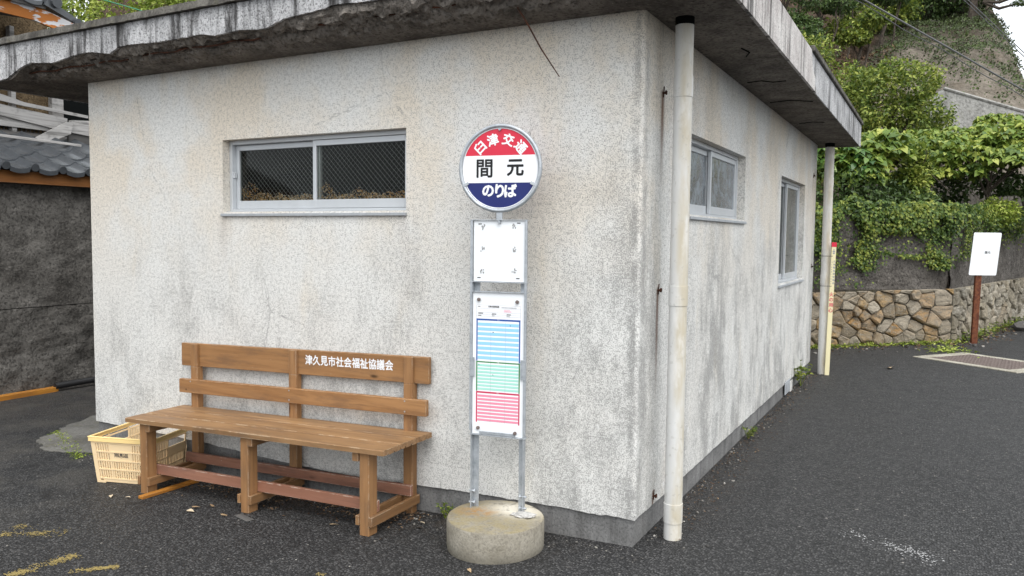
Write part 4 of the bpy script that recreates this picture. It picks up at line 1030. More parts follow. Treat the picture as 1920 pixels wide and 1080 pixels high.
b = MB(); b.prism([(-7.86, 4.10), (-10.5, 5.3), (-10.5, 5.36), (-7.86, 4.16)], lambda u, v, w: (u, w, v), -2, 1.9); b.build('upper_deck', MT['darkwood'], house)
for j in range(11):
    for i in range(2):
        x = -7.84 - i * .26; o = link('roof_tile', te if i == 0 else tn, house, (x, -1.55 + j * TWD + .17, 4.165 + i * .115))
for (y, z, r) in ((1.99, 4.19, .06), (2.24, 4.02, .045)):
    b = MB(); b.tube([(-7.78, y, z), (-7.95, y, z + .02)], r, 14); b.build('ridge_end_tile', MT['tile'], house)
b = MB(); b.prism([(1.86, 4.14), (2.30, 3.99), (2.33, 4.04), (1.9, 4.22)], lambda u, v, w: (w, u, v), -8.1, -7.82); b.build('verge_tile', MT['tile'], house)
b = MB(); b.b2(-9.4, -9.3, -2, 1.6, 2.4, 4.6); b.build('back_wall', MT['darkwood'], house)

# ------------------------------------------------------------------ foliage generators
def crown_points(n, c, r, seed, shell=.55, gap=.05, freq=1.2):
    g = np.random.default_rng(seed); P = []; Nn = []; c = np.array(c); r = np.array(r)
    while len(P) < n:
        d = g.normal(size=(4000, 3)); d /= np.linalg.norm(d, axis=1, keepdims=True)
        rad = shell + (1 - shell) * g.random(4000) ** .6
        for k in range(4000):
            q = c + d[k] * r * rad[k]
            v = mn.noise(Vector(q * freq) + Vector((seed, 0, 0)))
            bulge = 1 + .50 * mn.noise(Vector(d[k] * 2.3) + Vector((seed * 2.0, 1, 0)))
            if v < gap - .35 * g.random(): continue
            P.append(c + d[k] * r * rad[k] * bulge); Nn.append(d[k])
            if len(P) >= n: break
    return np.array(P), np.array(Nn), g
def leaf_cloud(name, n, c, r, L, m, seed, parent=None, shell=.55, gap=.05, freq=1.2, up=.6, ar=.55):
    P, Nn, g = crown_points(n, c, r, seed, shell, gap, freq)
    nr = Nn * .7 + np.array([0, 0, up]) + g.normal(size=(n, 3)) * .45
    D = Nn * .8 + g.normal(size=(n, 3)) * .8 + np.array([0, 0, -.25])
    Ls = L * g.uniform(.65, 1.3, n); V, F = leaf_arrays(P, D, nr, Ls, Ls * ar, .10, .05)
    return link(name, np_mesh(name, V, F, m), parent)
def cloud_join(name, parts, m, parent):
    Vs, Fs, k = [], [], 0
    for (n, c, r, L, seed) in parts:
        P, Nn, g = crown_points(n, c, r, seed)
        nr = Nn * .7 + np.array([0, 0, .6]) + g.normal(size=(n, 3)) * .45; D = Nn * .8 + g.normal(size=(n, 3)) * .8 + np.array([0, 0, -.25])
        Ls = L * g.uniform(.65, 1.3, n); V, F = leaf_arrays(P, D, nr, Ls, Ls * .55, .10, .05); Vs.append(V); Fs.append(F + k); k += len(V)
    return link(name, np_mesh(name, np.concatenate(Vs), np.concatenate(Fs), m), parent)
def trunk_mesh(m, p0, p1, r0, r1, seed, branches=4, top=None):
    p0, p1 = Vector(p0), Vector(p1); rr = random.Random(seed); pts = []
    for i in range(7):
        t = i / 6; pts.append(p0.lerp(p1, t) + Vector((rr.uniform(-1, 1), rr.uniform(-1, 1), 0)) * .04 * (p1 - p0).length * (0 < i < 6))
    m.tube(pts, [r0 + (r1 - r0) * i / 6 for i in range(7)], 8)
    for b_ in range(branches):
        s = pts[3 + b_ % 3]; e = (Vector(top[b_ % len(top)]) if top else p1 + Vector((rr.uniform(-1, 1), rr.uniform(-1, 1), rr.uniform(.2, .8))))
        mid = s.lerp(e, .5) + Vector((rr.uniform(-.1, .1), rr.uniform(-.1, .1), .12)); m.tube([s, mid, e], [r1 * .7, r1 * .5, r1 * .25], 6)
    return m

# bright bush behind the roof, top left
hb = tag(empty('leafy_bush', (-11.6, 5.4, 3.0)), 'bright yellow green bush showing above the roof edge at far left', 'bush')
cloud_join('foliage', [(5200, (-.1, .1, 2.35), (1.5, 1.2, .95), .085, 21), (3200, (1.1, .55, 2.2), (.9, .8, .75), .085, 22), (2600, (-.9, -.5, 2.2), (1.0, .9, .9), .08, 23)], MT['hedge'], hb)
k = MB(); trunk_mesh(k, (0, 0, -2.9), (0, 0, 1.9), .12, .07, 3, 4, [(-.8, -.4, 2.2), (1, .5, 2.2), (.2, .6, 2.4), (-.1, -.7, 2.3)]); k.build('trunk', MT['bark'], hb, True)

# ------------------------------------------------------------------ right: stone wall with concrete above
Acr = Vector((1.476, 9.743, 0)); tdir = Vector((-.80578, -.59222, 0)); rdir = Vector((2.776 - 1.476, 14.275 - 9.743, 0)).normalized()
nL = Vector((.59222, -.80578, 0)); nR = Vector((rdir.y, -rdir.x, 0))
sw = tag(empty('stone_wall', (0, 0, 0)), 'rough field stone wall turning a corner under the concrete wall', 'wall')
LL, LR, ZS = 5.0, 9.0, .80
def clip(poly, px, py, nx_, ny_):
    out = []
    for i in range(len(poly)):
        a, b_ = poly[i], poly[(i + 1) % len(poly)]; da = (a[0] - px) * nx_ + (a[1] - py) * ny_; db = (b_[0] - px) * nx_ + (b_[1] - py) * ny_
        if da <= 0: out.append(a)
        if da * db < 0: t = da / (da - db); out.append((a[0] + (b_[0] - a[0]) * t, a[1] + (b_[1] - a[1]) * t))
    return out
def stones(orig, d, nn, length, h, su, sv, m, seed, mat, z0fn, amp, limit):
    rr = random.Random(seed); pts = []; j = 0
    for _ in range(6000):     # dart throwing with a spacing that wanders, so big and small stones sit together
        u, v = rr.uniform(-.2, length + .2), rr.uniform(-.12, h + .10)
        k = .62 + 1.0 * max(0.0, .5 + mn.noise(Vector((u * 2.3, v * 3.1, seed)))) ** 1.6
        if limit and u < 1.0 and v > .1: k *= 1.35
        a, b_ = su * k, sv * k * (.8 if limit and u < 1.0 else 1.0)
        if all(((u - q[0]) / (.5 * (a + q[2]))) ** 2 + ((v - q[1]) / (.5 * (b_ + q[3]))) ** 2 > .80 for q in pts): pts.append((u, v, a, b_))
    pts = [(q[0], q[1]) for q in pts]
    cnt = 0
    for i, (x, y) in enumerate(pts):
        poly = [(max(0, x - 1), max(-.06, y - 1)), (min(length, x + 1), max(-.06, y - 1)), (min(length, x + 1), min(h, y + 1)), (max(0, x - 1), min(h, y + 1))]
        if x < -.3 * su or x > length + .3 * su: continue
        for k, (a, b_) in enumerate(pts):
            if k != i and abs(a - x) < 5 * su and abs(b_ - y) < 5 * sv:
                poly = clip(poly, (x + a) / 2, (y + b_) / 2, a - x, b_ - y)
                if len(poly) < 3: break
        if len(poly) < 3: continue
        ar = abs(sum(poly[k][0] * poly[(k + 1) % len(poly)][1] - poly[(k + 1) % len(poly)][0] * poly[k][1] for k in range(len(poly)))) / 2
        if ar < .004: continue
        cx = sum(p[0] for p in poly) / len(poly); cy = sum(p[1] for p in poly) / len(poly)
        # resample the outline, rounding corners
        ring = []
        for k in range(len(poly)):
            a, b_ = poly[k], poly[(k + 1) % len(poly)]
            for t in (.07, .5, .93): ring.append((a[0] + (b_[0] - a[0]) * t, a[1] + (b_[1] - a[1]) * t))
        k_ = MB(); lay = []; bulge = rr.uniform(.5, 1.3) * amp; tu, tv = rr.uniform(-.25, .25), rr.uniform(-.35, .2); sd_ = rr.random() * 50
        for (s, dd) in ((.98, -.1), (.97, .30), (.91, .80), (.66, 1.0), (.30, .98)):
            row = []
            for (u, w) in ring:
                q = Vector(((cx + (u - cx) * s) * 6, (cy + (w - cy) * s) * 6, sd_)); jn = mn.noise(q) * .30 + mn.noise(q * 2.6) * .20
                sj = s * (1 + jn * .35); uu, ww = cx + (u - cx) * sj, cy + (w - cy) * sj
                dep = dd * bulge * (1 + jn * 1.1) + (tu * (uu - cx) + tv * (ww - cy)) * max(0, dd)
                p = orig + d * uu + nn * dep; row.append((p.x, p.y, z0fn(p) + ww))
            lay.append(row)
        k_.loft([r + [r[0]] for r in lay]); k_.bm.verts.ensure_lookup_table()
        k_.face(lay[-1])
        bmesh.ops.remove_doubles(k_.bm, verts=k_.bm.verts, dist=.0005)
        me = k_.mesh('stone', mat, False); link('stone', me, sw); cnt += 1
    return cnt
zf = lambda p: gz(p.x)
c1 = stones(Acr, tdir, nL, 3.0, ZS, .20, .15, None, 5, MT['stone'], zf, .075, 160)
c2 = stones(Acr, rdir, nR, 6.2, ZS, .22, .16, None, 9, MT['palestone'], zf, .07, 0)
def slab(name, m, o, d, nn, L, z0, z1, front, back, seed, amp, parent, nu=160, nv=30):
    p = o + nn * front
    return rough_sheet(name, m, (p.x, p.y, z0), d * L, (0, 0, z1 - z0), nu, nv, amp, 2.6, seed, parent, back)
b = MB(); MO = [Acr - nL * -.012 - nR * -.012, Acr + tdir * LL - nL * -.012, Acr + tdir * LL - nL * .5, Acr - nL * .4 - nR * .4 + Vector((0, .2, 0)), Acr + rdir * LR - nR * .5, Acr + rdir * LR - nR * .02]
b.prism([(p.x, p.y) for p in MO], lambda u, v, w: (u, v, w), -.3, ZS + .03); b.build('mortar', MT['mortar'], sw)
cwl = tag(empty('concrete_wall', (0, 0, 0)), 'rough dark concrete retaining wall above the field stones draped with ivy', 'wall')
ZW = 1.93
# left panel needs its normal facing the road: span from the left end to the corner
oL = Acr + tdir * LL; rough_sheet('wall_face', MT['farwall'], (oL.x + nL.x * -.03, oL.y + nL.y * -.03, ZS + .02), -tdir * (LL - .03), (0, 0, ZW - ZS), 240, 50, .035, 2.6, 3, cwl, .45)
rough_sheet('wall_face', MT['farwall'], (Acr.x - nR.x * .03, Acr.y - nR.y * .03, ZS + .01), rdir * LR, (0, 0, ZW - ZS - .02), 240, 50, .035, 2.6, 8, cwl, .45)

# terrace above the walls
tp_ = [(Acr.x - .3, Acr.y + .1), (Acr.x + rdir.x * LR - .3, Acr.y + rdir.y * LR), (30, 24), (30, 60), (-40, 60), (-40, 7.2), (oL.x, oL.y + .4)]
b = MB(); b.prism(tp_, lambda u, v, w: (u, v, w), -.4, ZW - .06); tag(b.build('terrace', MT['soil']), kind='structure')

# hillside behind
prof = [(19.5, 1.7), (20.6, 2.8), (21.5, 3.9), (25, 6.3), (28, 8.2), (31, 9.7), (34.5, 11.5), (40, 13), (60, 14)]
xs = np.concatenate([np.linspace(-40, -7, 50)[:-1], np.linspace(-7, 5, 130), np.linspace(5, 14, 24)[1:]]); V = []
NVH = 200
for j in range(NVH + 1):
    yy = 19.5 + (60 - 19.5) * (j / NVH) ** 1.5
    for x in xs:
        z = np.interp(yy, [p[0] for p in prof], [p[1] for p in prof])
        e = 1 / (1 + math.exp((x - 3.62 + .10 * (yy - 30) * 0) / .30)); s = .0 + e
        zr = 5.2 - .12 * max(0, x - 4)
        z2 = z if z < zr else zr + (z - zr) * s
        z2 += max(0, -1.5 - x) * .28 * min(1, (yy - 19.5) / 6)
        q = Vector((x * .45, yy * .45, z2 * .45)); rg_ = .32 + .5 / (1 + math.exp((x + .9) / .25)) + .35 / (1 + math.exp(-(yy - 31.5) / .8)); z2 += .60 * rg_ * mn.fractal(q, .8, 2.1, 5) * min(1, (yy - 19.4) / 3)
        V.append((x, yy + rg_ * (.7 * mn.noise(q * 1.7) + .35 * mn.noise(q * 4.5) + .18 * mn.noise(q * 10)), z2))
nxh = len(xs); F = [(j * nxh + i, j * nxh + i + 1, (j + 1) * nxh + i + 1, (j + 1) * nxh + i) for j in range(NVH) for i in range(nxh - 1)]
HV = np.array(V).reshape(NVH + 1, nxh, 3)
tag(link('hillside', np_mesh('hillside', V, F, MT['hill'], True)), kind='structure')
def hill_at(x, y):
    i = int(np.argmin(abs(xs - x))); j = int(np.argmin(abs(HV[:, i, 1] - y))); return float(HV[j, i, 2])

# pale concrete face with coping low on the slope
b = MB(); b.prism([(.0, 3.0), (4.2, 3.0), (4.2, 4.75), (.75, 5.75), (.45, 5.3), (.15, 4.7)], lambda u, v, w: (.55 + u * .906 - w * .42, 21.2 + u * .42 + w * .906, v), .0, .5)
pw_ = tag(empty('slope_wall', (0, 0, 0)), 'pale grey concrete facing with a sloping top, low on the hillside', 'wall'); b.build('facing', MT['slopewall'], pw_)
b = MB(); b.tube([(.55 + .75 * .906, 21.2 + .75 * .42, 5.78), (.55 + 4.2 * .906, 21.2 + 4.2 * .42, 4.78)], .045, 6); b.build('coping', MT['slopewall'], pw_)
# block wall behind the broad-leaved trees
bw = tag(empty('block_wall', (.6, 16.0, 1.86), math.atan2(1.0, 1.7)), 'weathered grey concrete course wall in the shade behind the broad leaved trees', 'wall')
for r__ in range(5):
    for c__ in range(5):
        k = MB(); k.box((0, 0, 0), (.895, .15, .235), None, .006); 
        if r__ == 0 and c__ == 0: bme = k.mesh('block', MT['block'])
        else: k.bm.free()
        link('block', bme, bw, (c__ * .9 + (r__ % 2) * .45, rnd.uniform(-.004, .004), .12 + r__ * .24))
b = MB(); b.b2(-.15, 4.3, -.05, .05, 0, 1.19); b.build('mortar', MT['mortar'], bw)

# ---- ivy on the concrete wall: leaves set on the face by a growth map
def wall_ivy(n, seed):
    g = np.random.default_rng(seed); C, Dr, Nr, Ls = [], [], [], []
    while len(C) < n:
        right = g.random() < .35
        if right: s = g.uniform(0, 6.5); o, d, nn = Acr, rdir, nR
        else: s = g.uniform(-.05, 3.6); o, d, nn = Acr, tdir, nL
        z = g.uniform(.85, ZW + .12 + .2 * max(0, .4 + mn.noise(Vector((s * 2.2, 8, 1)))))
        top = 1 / (1 + math.exp(-(z - (1.69 + .34 * mn.noise(Vector((s * 1.9, 3 + right * 5, 0))) + .12 * mn.noise(Vector((s * 6, 2, 0))))) / .05))
        left = (1 / (1 + math.exp(-(s - 1.45) / .12))) * (1 if z > 1.12 + .12 * mn.noise(Vector((s * 3, 1, 1))) else .12) if not right else 0
        strand = math.exp(-((z - (1.36 - .04 * math.sin(s * 3))) / .025) ** 2) * (.35 < s < 1.5) if not right else 0
        tongue = math.exp(-((s - .25) / .16) ** 2) * (z > 1.12 + .15 * abs(mn.noise(Vector((s * 9, 4, 4))))) * .95 if not right else math.exp(-((s - .5) / .45) ** 2) * (z > 1.25) * .8
        dens = max(top, left, strand * .9, tongue); hole = mn.noise(Vector((s * 2.6, z * 3.4, 7 + right))) 
        if hole < -.02 and top < .95: dens *= .2
        if hole < -.28: dens *= .3
        if g.random() > dens: continue
        over = max(0, z - ZW); th = .05 + .10 * top * g.random() + .03 * g.random()
        p = o + d * s + nn * (th * g.random() + .012 - over * .5) + Vector((0, 0, z + .05 * mn.noise(Vector((s * 4, 2, 2)))))
        C.append(p[:]); nv = np.array(nn) + np.array([0, 0, .55]) + g.normal(size=3) * .35; Nr.append(nv)
        Dr.append(np.array([0, 0, -1.0]) + g.normal(size=3) * .6 + np.array(nn) * .3); Ls.append(g.uniform(.022, .050) * (1.25 if top > .9 else 1.0))
    V, F = leaf_arrays(C, Dr, Nr, Ls, np.array(Ls) * .95, .06, .1); return V, F
V, F = wall_ivy(26000, 4)
tag(link('ivy', np_mesh('ivy', V, F, MT['ivy'])), 'small leaved ivy spilling over the top of the rough concrete wall', 'ivy', kind='stuff')

# ---- broad-leaved trees: rosettes of drooping heart-shaped leaves
def heart_mesh(name, m, broad=.92):
    out = [(0, 0), (-.10, .16), (-.06, .34), (.10, .46), (.34, .44), (.62, .28), (.86, .10), (1.0, 0)]; k = MB()
    mid = [(x, 0.0, -.02 - .22 * x * x) for x in (0, .06, .2, .4, .62, .82, 1.0)]
    def z(x, y): return -.02 - .22 * max(x, 0) ** 2 + .16 * abs(y) - .35 * y * y
    for s in (1, -1):
        pts = [(x, y * s * broad, z(x, y)) for x, y in out]
        mv = [(x, 0, z(x, 0)) for x in (0, .12, .30, .55, .80)]
        ring = [pts[0], pts[1], pts[2], pts[3], pts[4], pts[5], pts[6], pts[7]]
        for a, b_, c_ in ((0, 1, 0), (1, 2, 0), (2, 3, 1), (3, 4, 2), (4, 5, 3), (5, 6, 4), (6, 7, 4)):
            f = [mv[c_], ring[a], ring[b_]]
            if a == 0: f = [mv[0], ring[1], mv[1]]
            k.face(f if s > 0 else f[::-1])
        for a, (i, j) in enumerate(((0, 1), (1, 2), (2, 3), (3, 4))):
            rp = ring[(2, 3, 4, 5)[a]]
            f = [mv[i], rp, mv[j]] if a else [mv[0], ring[2], mv[1]]
            k.face(f if s > 0 else f[::-1])
    bmesh.ops.remove_doubles(k.bm, verts=k.bm.verts, dist=1e-4)
    me = bpy.data.meshes.new(name); k.bm.to_mesh(me); k.bm.free(); me.materials.append(m); me.polygons.foreach_set('use_smooth', [True] * len(me.polygons)); return me
hm1 = heart_mesh('leaf', MT['bigleaf'], .78); hm2 = heart_mesh('leaf', MT['glossleaf'], .62); hmm = heart_mesh('leaf', MT['bigleafm'], .78)
hV = np.array([v.co[:] for v in hmm.vertices]); hF = [tuple(p.vertices) for p in hmm.polygons]; hF3 = np.array([f for f in hF if len(f) == 3])
CAMP = np.array([1.279, -3.684, 1.55])
def rosettes(n, blobs, L, seed, per=(5, 8), up_only=True):
    g = np.random.default_rng(seed); out = []
    wts = np.array([b_[1][0] * b_[1][1] for b_ in blobs]); wts = wts / wts.sum()
    for _ in range(n):
        c, r = blobs[g.choice(len(blobs), p=wts)]; d = g.normal(size=3); d /= np.linalg.norm(d)
        if up_only and d[2] < -.15: d[2] = -d[2] * .5
        q = np.array(c) + d * np.array(r) * (.80 + .25 * g.random()); q[2] += .10 * mn.noise(Vector(q * 1.5))
        k = g.integers(*per); a0 = g.uniform(0, 6.28)
        for i in range(k):
            a = a0 + 6.283 * i / k + g.uniform(-.25, .25); droop = g.uniform(-1.0, -.12)
            D = np.array([math.cos(a), math.sin(a), droop]); D /= np.linalg.norm(D); Nn = np.array([0, 0, 1.0]) + .3 * g.normal(size=3); Sd = np.cross(Nn, D); Sd /= np.linalg.norm(Sd); Nn = np.cross(D, Sd)
            l = L * g.uniform(.6, 1.15); out.append((q + D * l * .25, D, Sd, Nn, l))
    return out
def broad_tree(name, label, base, top, blobs, n, L, seed, cat='tree', group=None, lm=None, mass=None, objs=300, tops=None):
    o = tag(empty(name, base), label, cat, group); B = np.array(base)
    ro = rosettes(n, blobs, L, seed); ro.sort(key=lambda e: np.linalg.norm(e[0] - CAMP) - e[0][2] * .8)
    for (q, D_, Sd, Nn, l) in ro[:objs]:
        ob = link('leaf', lm, o); Mx = Matrix(((D_[0] * l, Sd[0] * l, Nn[0] * l, q[0] - B[0]), (D_[1] * l, Sd[1] * l, Nn[1] * l, q[1] - B[1]), (D_[2] * l, Sd[2] * l, Nn[2] * l, q[2] - B[2]), (0, 0, 0, 1))); ob.matrix_local = Mx
    rest = ro[objs:]
    if rest:
        Vs = np.concatenate([(q - B) + l * (hV[:, :1] * D_ + hV[:, 1:2] * Sd + hV[:, 2:] * Nn) for (q, D_, Sd, Nn, l) in rest]); k = len(hV)
        Fs = np.concatenate([hF3 + i * k for i in range(len(rest))]); f = link('foliage', np_mesh('foliage', Vs, Fs, mass, True), o); f['kind'] = 'stuff'
    k = MB(); trunk_mesh(k, (0, 0, -.1), tuple(np.array(top) - B), .055, .035, seed, 6, [tuple(np.array(c) - B + np.array([.35 * math.cos(i * 2.1), .35 * math.sin(i * 2.1), .05])) for i in range(2) for c, r in blobs]); k.build('trunk', MT['bark'], o, True)
    return o
broad_tree('broad_leaved_tree', 'broad leaved tree with its dark trunk rising behind the map board', (2.1, 12.75, 1.87), (2.0, 12.8, 2.75),
           [((1.75, 12.4, 2.98), (.85, .7, .34)), ((2.75, 12.9, 3.05), (.8, .8, .38)), ((2.2, 13.4, 3.35), (1.0, .8, .33)), ((1.45, 12.0, 2.72), (.5, .4, .22)), ((2.3, 12.0, 2.85), (.5, .4, .2))], 900, .125, 31, lm=hm1, mass=MT['bigleafm'])
broad_tree('broad_leaved_tree', 'tallest broad leaved tree, highest foliage under the pale slope facing', (2.75, 14.6, 1.87), (2.7, 14.7, 3.2),
           [((2.6, 14.6, 3.72), (1.05, .9, .33)), ((3.6, 15.2, 3.85), (1.0, .9, .35)), ((1.5, 14.3, 3.46), (.9, .8, .30)), ((2.9, 14.0, 3.40), (.9, .7, .3)), ((.9, 14.0, 3.40), (.7, .7, .3))], 950, .125, 32, lm=hm1, mass=MT['bigleafm'])
broad_tree('broad_leaved_tree', 'broad leaved tree with light foliage between the roof end and the map board', (.75, 12.6, 1.87), (.7, 12.6, 2.8),
           [((.75, 12.2, 3.0), (.85, .7, .42)), ((.1, 12.6, 3.2), (.8, .7, .40)), ((1.2, 12.9, 3.28), (.8, .6, .30)), ((-.7, 12.6, 3.15), (.8, .7, .45)), ((.7, 11.7, 2.62), (.5, .35, .3))], 950, .120, 33, lm=hm1, mass=MT['bigleafm'])
broad_tree('glossy_shrub', 'large dark shrub with long glossy leaves just behind the far downpipe', (-.15, 9.95, 1.87), (-.1, 10.0, 2.6),
           [((-.1, 9.9, 2.75), (.62, .5, .50)), ((.42, 10.2, 2.95), (.45, .4, .38)), ((-.75, 9.8, 2.7), (.6, .5, .5)), ((.15, 9.6, 2.5), (.35, .25, .28))], 420, .15, 34, 'shrub', None, hm2, MT['bigleafm'], 300)
sb = tag(empty('viny_shrub', (.85, 10.6, 1.87)), 'vine covered upright shrub in the middle of the wall top', 'shrub')
cloud_join('foliage', [(1700, (0, 0, .42), (.32, .3, .50), .09, 41), (1300, (-.35, .1, .45), (.38, .3, .45), .08, 42), (900, (.08, .1, .9), (.22, .2, .3), .09, 43)], MT['bush'], sb)
k = MB(); trunk_mesh(k, (0, 0, -.1), (.05, .05, 1.0), .03, .015, 5, 5, [(.4, 0, .5), (-.4, .1, .6), (.55, -.1, .45), (-.2, .2, 1.0), (.2, -.2, 1.1)]); k.build('trunk', MT['bark'], sb, True)
sb = tag(empty('small_bush', (2.12, 11.9, 1.87)), 'small round light green bush at the wall top behind the map board', 'bush')
cloud_join('foliage', [(1500, (0, 0, .16), (.30, .26, .22), .06, 44)], MT['hedge'], sb); k = MB(); trunk_mesh(k, (0, 0, -.1), (0, 0, .15), .02, .01, 6, 3); k.build('stem', MT['bark'], sb, True)
# shaded undergrowth between shrub and wall, and along the terrace
cl = [(3200, (-.5, 9.5, 2.25), (1.2, .5, .45), .075, 51), (2400, (.5, 10.35, 2.12), (.8, .4, .32), .07, 52), (2600, (-1.7, 9.2, 2.5), (1.2, .8, .8), .08, 53), (1500, (3.0, 12.6, 2.02), (1.0, .5, .16), .06, 54), (900, (2.8, 15.2, 2.0), (1.2, .6, .15), .06, 55), (1500, (1.5, 13.3, 2.55), (1.4, .4, .30), .10, 56), (500, (2.6, 13.2, 2.6), (.8, .4, .2), .10, 57)]
tag(cloud_join('undergrowth', cl, MT['forest'], None), 'shaded undergrowth along the top of the retaining wall', 'undergrowth', kind='stuff')
# vine mound on the slope
vm = tag(empty('vine_mound', (-.05, 18.9, 1.9)), 'big rounded mound of vines beyond the roof corner, below the shotcrete slope', 'bush')
cloud_join('foliage', [(6500, (.05, -.1, 3.15), (1.35, 1.0, 1.0), .105, 61), (4200, (-1.3, .5, 3.5), (1.2, 1.0, .9), .10, 62), (3600, (.6, .0, 2.6), (1.0, .9, .8), .10, 63), (3600, (-1.4, .2, 2.2), (1.5, 1.0, 1.1), .10, 64), (2500, (-2.3, 1.5, 4.6), (1.0, .9, .9), .10, 65)], MT['bush'], vm)
k = MB(); trunk_mesh(k, (0, 0, -.1), (0, .1, 2.6), .10, .06, 8, 5, [(.8, -.3, 3.2), (-.9, .3, 3.2), (.3, -.6, 3.0), (-1.4, .4, 3.4), (.5, .3, 2.4)]); k.build('trunk', MT['bark'], vm, True)
# woodland on the left of the slope: each tree a thing
wood_spots = [(-3.4, 24.6, 2.2, .8, 'forest'), (-2.5, 25.6, 2.6, .95, 'forest'), (-1.5, 26.2, 1.6, .75, 'bush'), (-3.9, 26.6, 3.4, 1.2, 'forest'), (-2.3, 28.2, 2.9, 1.2, 'forest'), (-.8, 28.6, 2.2, 1.0, 'forest'), (-5.2, 25.0, 3.2, 1.3, 'forest'), (-5.4, 28.5, 3.8, 1.5, 'forest'), (-7.2, 26.0, 3.8, 1.6, 'forest')]
wl = ['thin dark tree on the brown slope nearest the roof edge', 'slender tree with a wide crown over the leaf littered slope', 'low bushy light green tree at the edge of the shotcrete', 'dark tree on the upper slope left of the cables', 'tall tree behind the slender tree on the brown slope', 'tree at the top of the shotcrete by the cables', 'tree behind the roof edge on the brown slope', 'high tree on the far slope behind the roof', 'leftmost tree on the slope hidden mostly by the roof']
for i, ((x, y, h, r, mk), lb) in enumerate(zip(wood_spots, wl)):
    z = hill_at(x, y); o = tag(empty('slope_tree', (x, y, z)), lb, 'tree', 'trees on the brown slope'); rr = random.Random(i + 70)
    bl_ = [(1500, (rr.uniform(-.3, .3), rr.uniform(-.3, .3), h), (r, r, r * .55), .12, 100 + i), (900, (rr.uniform(-.7, .7) * r, rr.uniform(-.6, .6) * r, h + .3), (r * .7, r * .7, r * .4), .12, 130 + i), (800, (rr.uniform(-.8, .8) * r, rr.uniform(-.8, .2) * r, h - .35), (r * .6, r * .6, r * .3), .12, 160 + i)]
    cloud_join('crown', bl_, MT[mk], o)
    k = MB(); trunk_mesh(k, (0, 0, -.3), (rr.uniform(-.3, .3), 0, h), .075, .04, i + 80, 6, [(c[0], c[1], c[2]) for _, c, _, _, _ in bl_])
    trunk_mesh(k, (.25, -.1, -.3), (.5, -.1, h * .9), .04, .02, i + 180, 2, [(.5, -.1, h)]); k.build('trunk', MT['bark'], o, True)
# evergreen crowns along the cliff top
for i, (x, y, r, lb) in enumerate(((.3, 33.0, 1.5, 'dark evergreen on the cliff top left of the sky'), (1.7, 33.6, 1.3, 'dark evergreen overhanging the cliff face beside the cables'), (-1.3, 31.6, 1.4, 'yellow green bush crown at the cliff top above the vine mound'))):
    z = hill_at(x, y); o = tag(empty('cliff_tree', (x, y, z)), lb, 'tree', 'trees along the cliff top')
    cloud_join('crown', [(2600, (0, -.3, .5), (r, r * .8, .75), .15, 200 + i), (1500, (.5, -.5, 1.1), (r * .8, r * .7, .6), .15, 210 + i)], MT['bush' if i == 2 else 'forest'], o)
    k = MB(); trunk_mesh(k, (0, 0, -.3), (0, -.2, 1.0), .10, .05, i + 90, 5); k.build('trunk', MT['bark'], o, True)
# pine reaching over the sky gap
pt = tag(empty('pine_tree', (2.4, 31.6, hill_at(2.4, 31.6))), 'dark pine whose branches reach out over the patch of sky', 'tree')
z0 = hill_at(2.4, 31.6); k = MB(); k.tube([(-.4, .2, -.3), (-.3, .1, .8), (0, 0, 11.2 - z0), (.6, -.2, 11.5 - z0)], [.16, .13, .11, .08], 8)
br = [[(0, 0, 10.6 - z0), (.5, -.3, 10.22 - z0), (1.0, -.5, 10.26 - z0), (1.6, -.6, 10.16 - z0)], [(0, 0, 10.6 - z0), (.5, -.3, 10.45 - z0), (.9, -.5, 10.5 - z0), (1.3, -.6, 10.42 - z0)], [(.2, 0, 11.2 - z0), (.9, -.2, 11.0 - z0), (1.7, -.4, 11.15 - z0), (2.4, -.5, 11.3 - z0)], [(.7, -.3, 10.6 - z0), (1.0, -.4, 10.85 - z0), (1.4, -.5, 11.1 - z0)]]
for q in br: k.tube(q, [.075, .06, .04, .02][:len(q)], 6)
k.build('trunk', MT['bark'], pt, True)
cloud_join('needles', [(500, (1.2, -.6, 10.28 - z0), (.30, .3, .09), .07, 305), (500, (1.65, -.6, 10.2 - z0), (.35, .3, .08), .07, 301), (600, (2.3, -.5, 11.2 - z0), (.6, .5, .2), .09, 302), (600, (1.0, -.3, 11.3 - z0), (.8, .5, .2), .09, 303), (300, (1.35, -.5, 10.72 - z0), (.3, .3, .08), .08, 304)], MT['forest'], pt)
# vines creeping over the shotcrete
g = np.random.default_rng(77); C, Dr, Nr, Ls = [], [], [], []
for s in range(300):
    x, y = g.uniform(-1.2, 3.4), 24.8 + 8.5 * g.random() ** .6
    if mn.noise(Vector((x * .9, y * .5, 3))) < -.12: continue
    a = g.uniform(-.5, .5) + 1.0; ln = g.integers(25, 110)
    for i in range(ln):
        x += .035 * math.cos(a); y -= .035 * math.sin(a) * .9; a += g.normal() * .14
        if y < 23 or x > 3.6: break
        if g.random() < .75:
            z = hill_at(x, y)
            C.append((x + g.normal() * .06, y - .12 + g.normal() * .05, z + .06 + .10 * g.random())); Dr.append(g.normal(size=3) + np.array([0, -.3, -.6])); Nr.append(g.normal(size=3) * .4 + np.array([0, -.7, .6])); Ls.append(g.uniform(.04, .10))
V, F = leaf_arrays(C, Dr, Nr, Ls, np.array(Ls) * .8, .06, .1); tag(link('creeper', np_mesh('creeper', V, F, MT['creeper'])), 'strands of creeper growing across the bare shotcrete slope', 'creeper', kind='stuff')
